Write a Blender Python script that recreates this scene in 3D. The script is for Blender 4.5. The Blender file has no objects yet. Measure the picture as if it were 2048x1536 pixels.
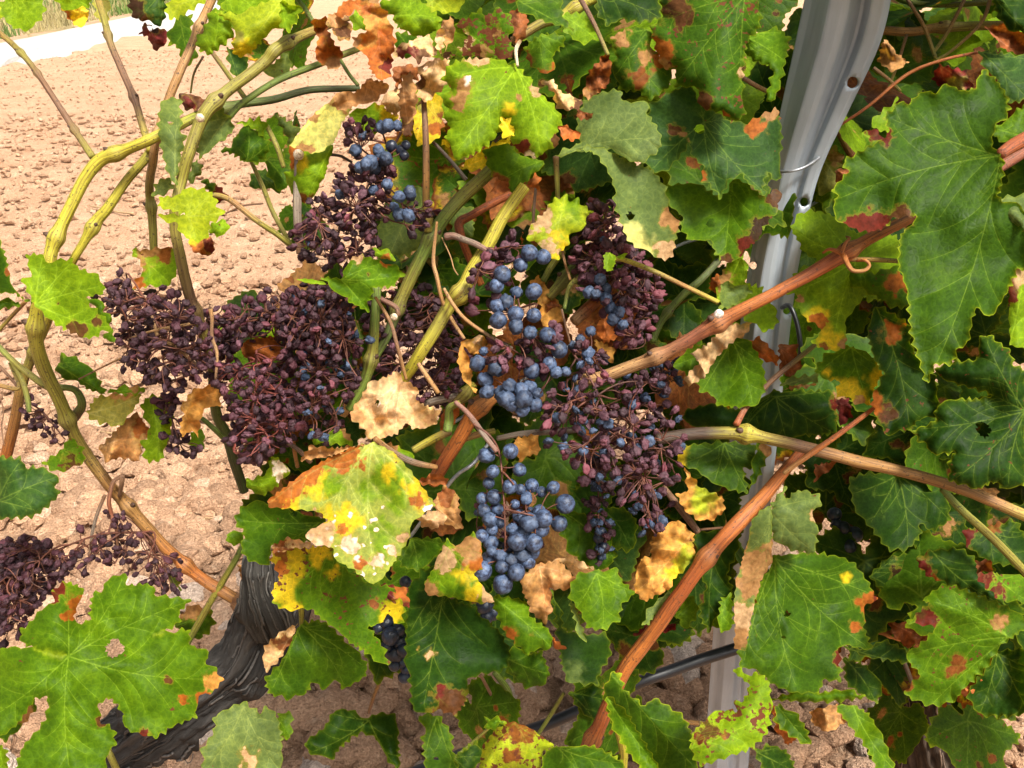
import bpy, math, random
import numpy as np
from mathutils import Vector, Matrix
from mathutils.geometry import delaunay_2d_cdt

# ---------------------------------------------------------------- camera, sky, sun, exposure
S = bpy.context.scene
CAM_H, PITCH, F = 1.15, math.radians(27.5), 1593.0        # F in pixels of the 2048-wide photograph
cam = bpy.data.cameras.new('camera'); cam_o = bpy.data.objects.new('camera', cam)
S.collection.objects.link(cam_o); S.camera = cam_o
cam.sensor_width = 36.0; cam.lens = 36.0 * F / 2048.0; cam.clip_start = 0.02; cam.clip_end = 2000
cam_o.location = (0, 0, CAM_H); cam_o.rotation_euler = (math.pi / 2 - PITCH, 0, 0)
SUN_EL, SUN_AZ = math.radians(58), math.radians(138)      # azimuth measured from +Y (view direction) towards +X
sd = Vector((math.sin(SUN_AZ) * math.cos(SUN_EL), math.cos(SUN_AZ) * math.cos(SUN_EL), math.sin(SUN_EL)))
w = bpy.data.worlds.new('World'); S.world = w; w.use_nodes = True
wn = w.node_tree.nodes; sky = wn.new('ShaderNodeTexSky'); sky.sky_type = 'NISHITA'; sky.sun_disc = False
sky.sun_elevation = SUN_EL; sky.sun_rotation = SUN_AZ; sky.dust_density = 9.0; sky.air_density = 0.8; sky.ozone_density = 0.3
hs = wn.new('ShaderNodeHueSaturation'); hs.inputs['Saturation'].default_value = 0.3      # thin cloud: a whitish sky
w.node_tree.links.new(sky.outputs[0], hs.inputs['Color']); w.node_tree.links.new(hs.outputs[0], wn['Background'].inputs[0]); wn['Background'].inputs[1].default_value = 0.085
sun = bpy.data.lights.new('sun', 'SUN'); sun.energy = 3.7; sun.angle = math.radians(13); sun.color = (1.0, 0.95, 0.86)
sun_o = bpy.data.objects.new('sun', sun); S.collection.objects.link(sun_o)
sun_o.rotation_euler = (-sd).to_track_quat('-Z', 'Y').to_euler()
S.view_settings.view_transform = 'Standard'; S.view_settings.look = 'None'
S.view_settings.exposure = 1.18; S.view_settings.gamma = 1.0; S.view_settings.use_curve_mapping = False
S.cycles.use_denoising = True
S.cycles.max_bounces = 8; S.cycles.transparent_max_bounces = 4; S.cycles.transmission_bounces = 4

# ---------------------------------------------------------------- helpers
RNG = np.random.default_rng(7); random.seed(7)
COL = S.collection
FW = np.array([0, math.cos(PITCH), -math.sin(PITCH)]); UP = np.array([0, math.sin(PITCH), math.cos(PITCH)])
CAMP = np.array([0, 0, CAM_H])
def P(x, y, d):
    x, y, d = np.broadcast_arrays(np.asarray(x, float), np.asarray(y, float), np.asarray(d, float))
    u = (x - 1024) / F; v = (y - 768) / F
    r = FW + v[..., None] * (-UP); r = r + 0.0
    r = r + np.stack([u, 0 * u, 0 * u], -1)
    return CAMP + d[..., None] * r
def G(x, y):                                              # where a sight line meets the ground
    r = FW - UP * ((y - 768) / F) + np.array([(x - 1024) / F, 0, 0])
    return CAMP + r * (-CAM_H / r[2])
CROP = {'A': (0, 0, 2.9257), 'B': (600, 0, 2.9257), 'C': (1200, 0, 2.415), 'D': (0, 400, 2.9257), 'E': (600, 400, 2.9257),
        'F': (1200, 400, 2.415), 'G': (0, 850, 2.2391), 'H': (450, 830, 2.2756), 'I': (500, 1050, 2.56), 'J': (1200, 850, 2.2394), 'Z': (0, 0, 1.0)}
def pts(c, s):
    """'x,y[,more] ...' in the units of an enlarged view -> array in photograph pixels (further columns untouched)"""
    a = np.array([[float(q) for q in t.split(',')] for t in s.split()]); ox, oy, k = CROP[c]
    a[:, 0] = a[:, 0] / k + ox; a[:, 1] = a[:, 1] / k + oy
    return a
def vn(p, seed=0):
    p = np.asarray(p, float); i = np.floor(p).astype(np.int64); f = p - i; f = f * f * (3 - 2 * f); out = 0
    for dx in (0, 1):
        for dy in (0, 1):
            for dz in (0, 1):
                h = ((i[:, 0] + dx) * 374761393 + (i[:, 1] + dy) * 668265263 + (i[:, 2] + dz) * 1274126177 + seed * 974634777) & 0xffffffff
                h = ((h ^ (h >> 13)) * 1274126177) & 0xffffffff; h = (h ^ (h >> 16)) & 0xffff
                wgt = (f[:, 0] if dx else 1 - f[:, 0]) * (f[:, 1] if dy else 1 - f[:, 1]) * (f[:, 2] if dz else 1 - f[:, 2])
                out = out + wgt * (h / 65535.0)
    return out
def fbm(p, seed=0, o=3):
    p = np.asarray(p, float); r = 0; a = 0.5; t = 0
    for k in range(o):
        r = r + a * vn(p, seed + k); t += a; a *= 0.5; p = p * 2.03 + 11.3
    return r / t
def v3(x, y, z=0.0): return np.stack([x, y, np.full_like(x, z)], -1)
def sm(a, b, x): t = np.clip((x - a) / (b - a), 0, 1); return t * t * (3 - 2 * t)
def mesh(name, V, T, attrs=None, smooth=True):
    me = bpy.data.meshes.new(name); V = np.asarray(V, np.float32); T = np.asarray(T, np.int32); k = T.shape[1]
    me.vertices.add(len(V)); me.vertices.foreach_set('co', V.ravel())
    me.loops.add(T.size); me.loops.foreach_set('vertex_index', T.ravel())
    me.polygons.add(len(T)); me.polygons.foreach_set('loop_start', np.arange(0, T.size, k, dtype=np.int32))
    me.polygons.foreach_set('use_smooth', np.full(len(T), smooth, bool)); me.update(calc_edges=True)
    for n, a in (attrs or {}).items():
        a = np.asarray(a, np.float32)
        if a.ndim == 1: me.attributes.new(n, 'FLOAT', 'POINT').data.foreach_set('value', a)
        elif a.shape[1] == 4: me.attributes.new(n, 'FLOAT_COLOR', 'POINT').data.foreach_set('color', a.ravel())
        else: me.attributes.new(n, 'FLOAT_VECTOR', 'POINT').data.foreach_set('vector', a.ravel())
    return me
def obj(name, me, mat=None, parent=None, loc=None):
    o = bpy.data.objects.new(name, me); COL.objects.link(o)
    if mat is not None and me is not None and len(me.materials) == 0: me.materials.append(mat)
    if parent is not None: o.parent = parent
    if loc is not None: o.location = loc
    return o
def tag(o, label=None, cat=None, group=None, kind=None):
    if label: o['label'] = label
    if cat: o['category'] = cat
    if group: o['group'] = group
    if kind: o['kind'] = kind
    return o
def crom(p, step):
    """Catmull-Rom through rows (any number of columns), sampled about every `step` in the first two columns"""
    p = np.asarray(p, float); q = np.vstack([2 * p[0] - p[1], p, 2 * p[-1] - p[-2]]); out = []
    for i in range(1, len(q) - 2):
        n = max(2, int(np.hypot(*(q[i + 1] - q[i])[:2]) / step)); t = np.linspace(0, 1, n, endpoint=False)[:, None]
        a, b, c, d = q[i - 1], q[i], q[i + 1], q[i + 2]
        out.append(0.5 * (2 * b + (c - a) * t + (2 * a - 5 * b + 4 * c - d) * t ** 2 + (3 * b - a - 3 * c + d) * t ** 3))
    return np.vstack(out + [p[-1:]])
def tube(C, R, sides=10, cap=True):
    """tube round world points C with radii R (scalar, array, or array[n,sides]); returns V, quads-as-triangles, s, angle"""
    C = np.asarray(C, float); n = len(C); R = np.asarray(R, float)
    if R.ndim == 0: R = np.full(n, float(R))
    if R.ndim == 1: R = R[:, None] * np.ones(sides)
    Tn = np.gradient(C, axis=0); Tn /= np.linalg.norm(Tn, axis=1)[:, None] + 1e-9
    u = np.cross(Tn[0], [0.3, 0.2, 1.0]); u /= np.linalg.norm(u) + 1e-9; U = [u]
    for i in range(1, n):
        u = U[-1] - Tn[i] * np.dot(U[-1], Tn[i]); U.append(u / (np.linalg.norm(u) + 1e-9))
    U = np.array(U); W = np.cross(Tn, U); a = np.linspace(0, 2 * math.pi, sides, endpoint=False)
    V = C[:, None, :] + R[..., None] * (np.cos(a)[None, :, None] * U[:, None, :] + np.sin(a)[None, :, None] * W[:, None, :])
    V = V.reshape(-1, 3); i, j = np.meshgrid(np.arange(n - 1), np.arange(sides), indexing='ij'); j2 = (j + 1) % sides
    A, B, D, E = i * sides + j, i * sides + j2, (i + 1) * sides + j2, (i + 1) * sides + j
    T = np.vstack([np.stack([A, B, D], -1).reshape(-1, 3), np.stack([A, D, E], -1).reshape(-1, 3)])
    s = np.concatenate([[0], np.cumsum(np.linalg.norm(np.diff(C, axis=0), axis=1))]); ss = np.repeat(s, sides); aa = np.tile(a, n)
    if cap:
        m = len(V); V = np.vstack([V, C[0] - Tn[0] * R[0].mean() * 0.25, C[-1] + Tn[-1] * R[-1].mean() * 0.25]); k = np.arange(sides); k2 = (k + 1) % sides
        T = np.vstack([T, np.stack([np.full(sides, m), k2, k], -1), np.stack([np.full(sides, m + 1), (n - 1) * sides + k, (n - 1) * sides + k2], -1)])
        ss = np.append(ss, [s[0], s[-1]]); aa = np.append(aa, [0, 0])
    return V, T, ss, aa
class Join:
    def __init__(s): s.V = []; s.T = []; s.C = []; s.n = 0
    def add(s, V, T, C=None):
        s.V.append(V); s.T.append(np.asarray(T) + s.n); s.n += len(V)
        if C is not None: s.C.append(C)
    def mesh(s, name, smooth=True, **kw):
        at = {'col': np.vstack(s.C)} if s.C else {}
        return mesh(name, np.vstack(s.V), np.vstack(s.T), at, smooth)
def ico(n):
    import bmesh
    b = bmesh.new(); bmesh.ops.create_icosphere(b, subdivisions=n, radius=1.0); b.verts.ensure_lookup_table()
    V = np.array([v.co[:] for v in b.verts]); T = np.array([[v.index for v in f.verts] for f in b.faces]); b.free(); return V, T

# ---------------------------------------------------------------- materials
def mat(name):
    m = bpy.data.materials.new(name); m.use_nodes = True; nt = m.node_tree; return m, nt, nt.nodes['Principled BSDF'], nt.nodes['Material Output']
def nd(nt, t, **kw):
    n = nt.nodes.new('ShaderNode' + t)
    for k, v in kw.items():
        if k in n.inputs.keys() if isinstance(k, str) else False: n.inputs[k].default_value = v
        else: setattr(n, k, v)
    return n
def attr(nt, name): n = nd(nt, 'Attribute'); n.attribute_name = name; return n
def ramp(nt, src, stops):
    n = nd(nt, 'ValToRGB'); e = n.color_ramp.elements
    while len(e) < len(stops): e.new(0.5)
    for q, (p_, c) in zip(e, stops): q.position = p_; q.color = c if len(c) == 4 else (*c, 1)
    nt.links.new(src, n.inputs[0]); return n
def mixc(nt, fac, a, b, mode='MIX'):
    n = nd(nt, 'Mix'); n.data_type = 'RGBA'; n.blend_type = mode
    for s, v in ((n.inputs[0], fac), (n.inputs[6], a), (n.inputs[7], b)):
        if hasattr(v, 'default_value'): nt.links.new(v, s)
        else: s.default_value = v if not isinstance(v, tuple) or len(v) == 4 else (*v, 1)
    return n.outputs[2]
def noise(nt, vec, scale, detail=3, rough=0.55):
    n = nd(nt, 'TexNoise'); n.inputs['Scale'].default_value = scale; n.inputs['Detail'].default_value = detail; n.inputs['Roughness'].default_value = rough
    if vec is not None: nt.links.new(vec, n.inputs['Vector'])
    return n
def math_(nt, op, a, b=None):
    n = nd(nt, 'Math', operation=op)
    for s, v in zip(n.inputs, (a, b)):
        if v is None: continue
        if hasattr(v, 'default_value'): nt.links.new(v, s)
        else: s.default_value = v
    return n.outputs[0]
def bump(nt, h, strength, dist, bs, prev=None):
    n = nd(nt, 'Bump'); n.inputs['Strength'].default_value = strength; n.inputs['Distance'].default_value = dist; nt.links.new(h, n.inputs['Height'])
    if prev is not None: nt.links.new(prev.outputs[0], n.inputs['Normal'])
    nt.links.new(n.outputs[0], bs.inputs['Normal']); return n

def leaf_material(name, trans, rough, spec, dry=False):
    m, nt, bs, out = mat(name); L = nt.links
    ca = attr(nt, 'col'); lp = attr(nt, 'lp').outputs['Vector']; bc = attr(nt, 'bcol').outputs['Color']; bd = attr(nt, 'bd').outputs['Fac']
    n1 = noise(nt, lp, 260, 4, 0.6); n2 = noise(nt, lp, 55, 3, 0.6); n5 = noise(nt, lp, 120, 8, 0.7)
    lo, hi = ((0.5, 0.47, 0.45), (1.35, 1.33, 1.3)) if dry else ((0.62, 0.66, 0.6), (1.18, 1.15, 1.1))
    c = mixc(nt, 1.0, ca.outputs['Color'], ramp(nt, n1.outputs[0], [(0.25, lo), (0.75, hi)]).outputs[0], 'MULTIPLY')
    c = mixc(nt, 1.0, c, ramp(nt, n2.outputs[0], [(0.3, (0.78, 0.8, 0.7)), (0.7, (1.15, 1.12, 1.1))]).outputs[0], 'MULTIPLY')
    vo = nd(nt, 'TexVoronoi'); vo.feature = 'DISTANCE_TO_EDGE'; vo.inputs['Scale'].default_value = 110 if dry else 260; L.new(lp, vo.inputs['Vector'])
    vr = ramp(nt, vo.outputs['Distance'], [(0.0, (0, 0, 0)), (0.25, (1, 1, 1))])
    c = mixc(nt, 1.0, c, ramp(nt, vo.outputs['Distance'], [(0.0, (1.22, 1.16, 1.05)), (0.14, (0.95, 0.96, 0.95))]).outputs[0], 'MULTIPLY')
    dd = math_(nt, 'ADD', bd, math_(nt, 'MULTIPLY', math_(nt, 'SUBTRACT', n5.outputs[0], 0.5), 2.6))     # scorched patches with ragged edges
    halo = ramp(nt, math_(nt, 'SUBTRACT', dd, 0.6), [(0.40, (1, 1, 1)), (0.75, (0, 0, 0))]); c = mixc(nt, math_(nt, 'MULTIPLY', halo.outputs[0], 0.4), c, (0.24, 0.17, 0.02))
    mk = ramp(nt, math_(nt, 'SUBTRACT', dd, 0.5), [(0.36, (1, 1, 1)), (0.52, (0, 0, 0))])
    bcv = mixc(nt, 1.0, bc, ramp(nt, n1.outputs[0], [(0.3, (0.55, 0.5, 0.45)), (0.7, (1.25, 1.25, 1.25))]).outputs[0], 'MULTIPLY'); c = mixc(nt, math_(nt, 'MULTIPLY', mk.outputs[0], 0.95), c, bcv)
    ns = noise(nt, lp, 330, 2, 0.5); nb = noise(nt, lp, 75, 2, 0.5)
    th = math_(nt, 'SUBTRACT', 0.80, math_(nt, 'MULTIPLY', ca.outputs['Alpha'], 0.30))
    spot = math_(nt, 'MULTIPLY', math_(nt, 'SUBTRACT', math_(nt, 'ADD', math_(nt, 'MULTIPLY', ns.outputs[0], 0.55), math_(nt, 'MULTIPLY', nb.outputs[0], 0.5)), th), 30.0)
    cl = nd(nt, 'Clamp'); L.new(spot, cl.inputs[0])
    c = mixc(nt, cl.outputs[0], c, (0.11, 0.036, 0.016))
    geo = nd(nt, 'NewGeometry')
    under = mixc(nt, 0.5, c, (0.09, 0.125, 0.055))
    c2 = mixc(nt, geo.outputs['Backfacing'], c, under)
    L.new(c2, bs.inputs['Base Color'])
    r = ramp(nt, n2.outputs[0], [(0.3, (rough - 0.08,) * 3), (0.7, (rough + 0.14,) * 3)])
    L.new(r.outputs[0], bs.inputs['Roughness']); bs.inputs['Specular IOR Level'].default_value = spec
    b1 = bump(nt, vr.outputs[0], 0.35 if dry else 0.2, 0.0014 if dry else 0.0006, bs); bump(nt, n5.outputs[0] if dry else n1.outputs[0], 0.45 if dry else 0.2, 0.002 if dry else 0.0008, bs, b1)
    tr = nd(nt, 'BsdfTranslucent'); L.new(mixc(nt, 1.0, c, (1.9, 1.65, 0.4), 'MULTIPLY'), tr.inputs['Color'])
    mx = nd(nt, 'MixShader'); mx.inputs[0].default_value = trans; L.new(bs.outputs[0], mx.inputs[1]); L.new(tr.outputs[0], mx.inputs[2]); L.new(mx.outputs[0], out.inputs['Surface'])
    return m
M_LEAF = leaf_material('vine_leaf', 0.38, 0.52, 0.08)
M_DRY = leaf_material('dry_vine_leaf', 0.16, 0.72, 0.2, True)

def cane_material():
    m, nt, bs, out = mat('vine_cane'); ca = attr(nt, 'col'); sp = attr(nt, 'sp').outputs['Vector']
    n1 = noise(nt, sp, 1.0, 4, 0.65); n2 = noise(nt, sp, 3.1, 3, 0.6); pt = nd(nt, 'TexCoord').outputs['Object']; n3 = noise(nt, pt, 520, 2, 0.5)
    c = mixc(nt, 1.0, ca.outputs['Color'], ramp(nt, n1.outputs[0], [(0.34, (0.45, 0.33, 0.25)), (0.5, (0.97, 0.95, 0.93)), (0.66, (1.35, 1.3, 1.15))]).outputs[0], 'MULTIPLY')
    f = ramp(nt, n2.outputs[0], [(0.54, (0, 0, 0)), (0.64, (1, 1, 1))])
    c = mixc(nt, math_(nt, 'MULTIPLY', f.outputs[0], 0.7), c, (0.09, 0.04, 0.02))
    f3 = ramp(nt, n3.outputs[0], [(0.62, (0, 0, 0)), (0.67, (1, 1, 1))]); c = mixc(nt, math_(nt, 'MULTIPLY', f3.outputs[0], 0.75), c, (0.03, 0.018, 0.012))
    nt.links.new(c, bs.inputs['Base Color']); bs.inputs['Roughness'].default_value = 0.52; bs.inputs['Specular IOR Level'].default_value = 0.35
    b = bump(nt, n1.outputs[0], 0.5, 0.0012, bs); bump(nt, n2.outputs[0], 0.5, 0.001, bs, b); return m
M_CANE = cane_material()
def bark_material():
    m, nt, bs, out = mat('old_vine_bark'); ca = attr(nt, 'col'); sp = attr(nt, 'sp').outputs['Vector']
    n1 = noise(nt, sp, 1.0, 6, 0.7); c = mixc(nt, 1.0, ca.outputs['Color'], ramp(nt, n1.outputs[0], [(0.3, (0.35, 0.33, 0.32)), (0.55, (1, 1, 1)), (0.75, (1.9, 1.8, 1.7))]).outputs[0], 'MULTIPLY')
    nt.links.new(c, bs.inputs['Base Color']); bs.inputs['Roughness'].default_value = 0.85; bs.inputs['Specular IOR Level'].default_value = 0.2
    bump(nt, n1.outputs[0], 0.9, 0.004, bs); return m
M_BARK = bark_material()
def berry_material(name, dark, bloom, lo, hi, rough, red=None):
    m, nt, bs, out = mat(name); oi = nd(nt, 'ObjectInfo'); tc = nd(nt, 'TexCoord').outputs['Object']
    mp = nd(nt, 'Mapping'); nt.links.new(tc, mp.inputs['Vector']); cx = nd(nt, 'CombineXYZ')
    for k in range(3): nt.links.new(math_(nt, 'MULTIPLY', oi.outputs['Random'], 17.0 + 9 * k), cx.inputs[k])
    nt.links.new(cx.outputs[0], mp.inputs['Location'])
    n1 = noise(nt, mp.outputs[0], 1.7, 5, 0.62); n2 = noise(nt, mp.outputs[0], 7.0, 3, 0.6)
    f = ramp(nt, math_(nt, 'ADD', math_(nt, 'MULTIPLY', n1.outputs[0], 0.75), math_(nt, 'MULTIPLY', n2.outputs[0], 0.25)), [(lo, (0, 0, 0)), (hi, (1, 1, 1))])
    c = mixc(nt, f.outputs[0], dark, bloom)
    hv = nd(nt, 'HueSaturation'); nt.links.new(c, hv.inputs['Color'])
    nt.links.new(math_(nt, 'ADD', 0.62, math_(nt, 'MULTIPLY', oi.outputs['Random'], 0.75)), hv.inputs['Value'])
    c = hv.outputs[0]
    if red:
        r2 = ramp(nt, math_(nt, 'FRACT', math_(nt, 'MULTIPLY', oi.outputs['Random'], 7.31)), [(0.55, (0, 0, 0)), (1.0, (1, 1, 1))]); c = mixc(nt, math_(nt, 'MULTIPLY', r2.outputs[0], 0.8), c, red)
    nt.links.new(c, bs.inputs['Base Color']); bs.inputs['Roughness'].default_value = rough; bs.inputs['Specular IOR Level'].default_value = 0.35
    bump(nt, n2.outputs[0], 0.12, 0.05, bs); return m
M_PLUMP = berry_material('plump_grape_bloom', (0.008, 0.010, 0.022), (0.052, 0.078, 0.138), 0.41, 0.58, 0.5)
M_WRINK = berry_material('shrivelled_grape_bloom', (0.009, 0.013, 0.03), (0.050, 0.075, 0.128), 0.36, 0.6, 0.6)
M_RAIS = berry_material('raisin_purple', (0.013, 0.004, 0.006), (0.052, 0.018, 0.025), 0.34, 0.68, 0.72, (0.065, 0.015, 0.022))
M_RAISM = berry_material('raisin_maroon', (0.025, 0.008, 0.011), (0.105, 0.040, 0.056), 0.32, 0.66, 0.72, (0.14, 0.030, 0.040))
M_SHADOW_DARK = berry_material('shadow_dark_grape', (0.008, 0.010, 0.018), (0.028, 0.038, 0.066), 0.4, 0.7, 0.3)  # darker grape; shadow over the half-hidden bunches is put into its colour
def simple(name, c, rough=0.6, spec=0.3, metal=0.0, vary=0.25, scale=60, bmp=0.2, dist=0.001, useattr=False):
    m, nt, bs, out = mat(name); tc = nd(nt, 'TexCoord').outputs['Object']; n = noise(nt, tc, scale, 4, 0.6)
    src = attr(nt, 'col').outputs['Color'] if useattr else (*c, 1)
    col = mixc(nt, 1.0, src, ramp(nt, n.outputs[0], [(0.3, (1 - vary,) * 3), (0.7, (1 + vary,) * 3)]).outputs[0], 'MULTIPLY')
    nt.links.new(col, bs.inputs['Base Color']); bs.inputs['Roughness'].default_value = rough; bs.inputs['Metallic'].default_value = metal; bs.inputs['Specular IOR Level'].default_value = spec
    bump(nt, n.outputs[0], bmp, dist, bs); return m
M_STALK = simple('grape_stalk', (0.12, 0.045, 0.028), 0.6, 0.3, 0, 0.45, 300, 0.3, 0.0005, True)
M_HOSE = simple('black_drip_hose', (0.012, 0.013, 0.016), 0.38, 0.5, 0, 0.3, 40, 0.05)
M_WIRE = simple('galvanised_wire', (0.30, 0.31, 0.33), 0.45, 0.5, 0.6, 0.3, 200, 0.1)
M_GRASS = simple('verge_grass_blades', (0.2, 0.2, 0.08), 0.7, 0.2, 0, 0.3, 3, 0.0, 0.001, True)
def steel_material():
    m, nt, bs, out = mat('galvanised_steel'); tc = nd(nt, 'TexCoord').outputs['Object']
    mp = nd(nt, 'Mapping'); mp.inputs['Scale'].default_value = (1, 1, 0.12); nt.links.new(tc, mp.inputs['Vector'])
    n1 = noise(nt, mp.outputs[0], 120, 4, 0.6); n2 = noise(nt, tc, 45, 3, 0.55); vo = nd(nt, 'TexVoronoi'); vo.inputs['Scale'].default_value = 160; nt.links.new(tc, vo.inputs['Vector'])
    c = mixc(nt, n2.outputs[0], (0.29, 0.33, 0.375), (0.39, 0.435, 0.485))
    c = mixc(nt, 1.0, c, ramp(nt, n1.outputs[0], [(0.3, (0.88, 0.88, 0.88)), (0.7, (1.1, 1.1, 1.1))]).outputs[0], 'MULTIPLY')
    nt.links.new(c, bs.inputs['Base Color']); bs.inputs['Metallic'].default_value = 0.25; bs.inputs['Specular IOR Level'].default_value = 0.4
    nt.links.new(ramp(nt, n2.outputs[0], [(0.3, (0.42,) * 3), (0.7, (0.58,) * 3)]).outputs[0], bs.inputs['Roughness']); bump(nt, n1.outputs[0], 0.08, 0.0008, bs); return m
M_STEEL = steel_material()
def soil_material(name, a, b, c, stone=False):
    m, nt, bs, out = mat(name); tc = nd(nt, 'NewGeometry').outputs['Position']
    n1 = noise(nt, tc, 3.0, 5, 0.65); n2 = noise(nt, tc, 38, 5, 0.7); n3 = noise(nt, tc, 210, 3, 0.6)
    col = mixc(nt, ramp(nt, n1.outputs[0], [(0.35, (0, 0, 0)), (0.65, (1, 1, 1))]).outputs[0], a, b)
    col = mixc(nt, ramp(nt, n2.outputs[0], [(0.55, (0, 0, 0)), (0.78, (1, 1, 1))]).outputs[0], col, c)
    if stone == 'crumb': col = mixc(nt, 1.0, col, attr(nt, 'col').outputs['Color'], 'MULTIPLY')
    elif stone:
        oi = nd(nt, 'ObjectInfo'); col = mixc(nt, ramp(nt, oi.outputs['Random'], [(0.72, (0, 0, 0)), (0.95, (1, 1, 1))]).outputs[0], col, (0.62, 0.50, 0.41))
    col = mixc(nt, 1.0, col, ramp(nt, n3.outputs[0], [(0.3, (0.64, 0.6, 0.57)), (0.7, (1.22, 1.22, 1.22))]).outputs[0], 'MULTIPLY')
    nt.links.new(col, bs.inputs['Base Color']); bs.inputs['Roughness'].default_value = 0.95; bs.inputs['Specular IOR Level'].default_value = 0.1
    n4 = noise(nt, tc, 90, 4, 0.65); b1 = bump(nt, n2.outputs[0], 1.0, 0.022, bs); b2 = bump(nt, n4.outputs[0], 1.0, 0.014, bs, b1); bump(nt, n3.outputs[0], 0.9, 0.007, bs, b2); return m
M_SOIL = soil_material('red_clay_soil', (0.46, 0.275, 0.165), (0.56, 0.365, 0.235), (0.63, 0.46, 0.325))
M_CLOD = soil_material('clay_clod', (0.43, 0.25, 0.148), (0.52, 0.325, 0.205), (0.59, 0.42, 0.29), True)
M_CRUMB = soil_material('clay_crumb', (0.45, 0.262, 0.155), (0.55, 0.35, 0.22), (0.62, 0.44, 0.305), 'crumb')
M_ROAD = soil_material('white_gravel_track', (0.50, 0.47, 0.44), (0.57, 0.54, 0.51), (0.42, 0.37, 0.32))
M_VERGE = soil_material('dry_verge', (0.30, 0.22, 0.11), (0.36, 0.30, 0.15), (0.20, 0.22, 0.08))

# ---------------------------------------------------------------- ground, track, verge
def graded(a, b, lo, hi, step, grow):
    x = list(np.arange(lo, hi + 1e-9, step)); s = step; v = lo
    while v > a: s *= grow; v -= s; x.insert(0, max(v, a))
    s = step; v = x[-1]
    while v < b: s *= grow; v += s; x.append(min(v, b))
    return np.array(x)
def ground_z(X, Y):
    p = v3(X, Y); far = np.clip(10 / np.maximum(np.hypot(X, Y), 0.5), 0, 1)
    z = (fbm(p * 0.9, 3, 2) - 0.5) * 0.05
    n = fbm(p * 12, 5, 5); rg_ = 0.5 + 0.9 * sm(0.38, 0.68, fbm(p * 1.7, 31, 2)); near = np.clip(2.2 / np.maximum(np.hypot(X, Y), 0.5), 0.55, 1)
    z = z + (n - 0.5) * 0.085 * far * rg_ * near + (fbm(p * 42, 8, 3) - 0.5) * 0.026 * far
    return z - 0.02
gx = graded(-420, 420, -2.6, 2.2, 0.0135, 1.045); gy = graded(-420, 700, 0.35, 4.2, 0.0135, 1.03)
GX, GY = np.meshgrid(gx, gy); nX, nY = len(gx), len(gy)
gz = ground_z(GX.ravel(), GY.ravel()); V = np.stack([GX.ravel(), GY.ravel(), gz], -1)
i, j = np.meshgrid(np.arange(nY - 1), np.arange(nX - 1), indexing='ij'); a = (i * nX + j).ravel()
soil = obj('soil', mesh('soil', V, np.stack([a, a + 1, a + nX + 1, a + nX], -1)), M_SOIL); tag(soil, kind='structure')
tag(soil, 'reddish clay field soil broken into clods under and behind the vines')

def strip(name, A, B, z, m, n=140, wob=0.45):
    (p0, p1), (q0, q1) = A, B; t = np.linspace(-2.0, 6.0, n); k = 7
    Pn = p0[None] + (p1 - p0)[None] * t[:, None]; Pf = q0[None] + (q1 - q0)[None] * t[:, None]
    V = []
    for r in range(k):
        f = r / (k - 1); q = Pn * (1 - f) + Pf * f
        if r in (0, k - 1): q = q + (fbm(v3(t * 14, t * 0 + r * 3.1), 9, 4) - 0.5)[:, None] * (Pf - Pn) * wob
        V.append(q)
    V = np.array(V).transpose(1, 0, 2).reshape(-1, 3); V[:, 2] = z + (fbm(V * 0.8, 2) - 0.5) * 0.02; V[np.arange(len(V)) % k == 0, 2] = -0.05; V[np.arange(len(V)) % k == k - 1, 2] = -0.05
    i, j = np.meshgrid(np.arange(n - 1), np.arange(k - 1), indexing='ij'); a = (i * k + j).ravel()
    return obj(name, mesh(name, V, np.stack([a, a + 1, a + k + 1, a + k], -1)), m)
n0, n1 = G(-20, 143), G(330, 62); f0, f1 = G(-20, 90), G(330, 17)
road = strip('gravel_track', (n0, n1), (f0, f1), 0.045, M_ROAD); tag(road, 'white gravel farm track crossing beyond the ploughed soil', kind='structure')
dirn = (f0 - n0); dirn[2] = 0
verge = strip('grass_verge', (f0 - dirn * 0.04, f1 - dirn * 0.04), (f0 + dirn * 8, f1 + dirn * 8), 0.06, M_VERGE); tag(verge, 'dry grassy bank along the far side of the track', kind='structure')
# grass on the verge
J_ = Join(); rg = np.random.default_rng(5); N = 9000
t = rg.uniform(-0.8, 1.6, N); f = rg.uniform(0.0, 1, N) ** 1.6 * 3.0
B = f0[None] + (f1 - f0)[None] * t[:, None] + dirn[None] * f[:, None]; h = rg.uniform(0.05, 0.3, N) * (0.5 + fbm(B * 0.7, 4)); a_ = rg.uniform(0, 6.28, N)
dx = np.stack([np.cos(a_), np.sin(a_), 0 * a_], -1); wd = rg.uniform(0.006, 0.016, N)[:, None]; ln = rg.uniform(-0.4, 0.4, (N, 2)) * h[:, None]
B[:, 2] = 0.05; top = B + np.concatenate([ln, h[:, None]], 1); mid = (B + top) / 2; mid[:, 2] += h * 0.12
V = np.stack([B - dx * wd, B + dx * wd, mid - dx * wd * 0.7, mid + dx * wd * 0.7, top], 1).reshape(-1, 3)
k = np.arange(N)[:, None] * 5; T = np.vstack([k + [0, 1, 3], k + [0, 3, 2], k + [2, 3, 4]])
gcol = np.where((fbm(B * 0.5, 6) > 0.42)[:, None], [0.10, 0.16, 0.035], [0.30, 0.25, 0.11]) * rg.uniform(0.6, 1.2, (N, 1))
gr = obj('verge_grass', mesh('verge_grass', V, T, {'col': np.repeat(np.concatenate([gcol, np.ones((N, 1))], 1), 5, 0)}, False), M_GRASS)
tag(gr, 'dry and green grass on the bank beyond the white track', 'grass', kind='stuff')

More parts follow.
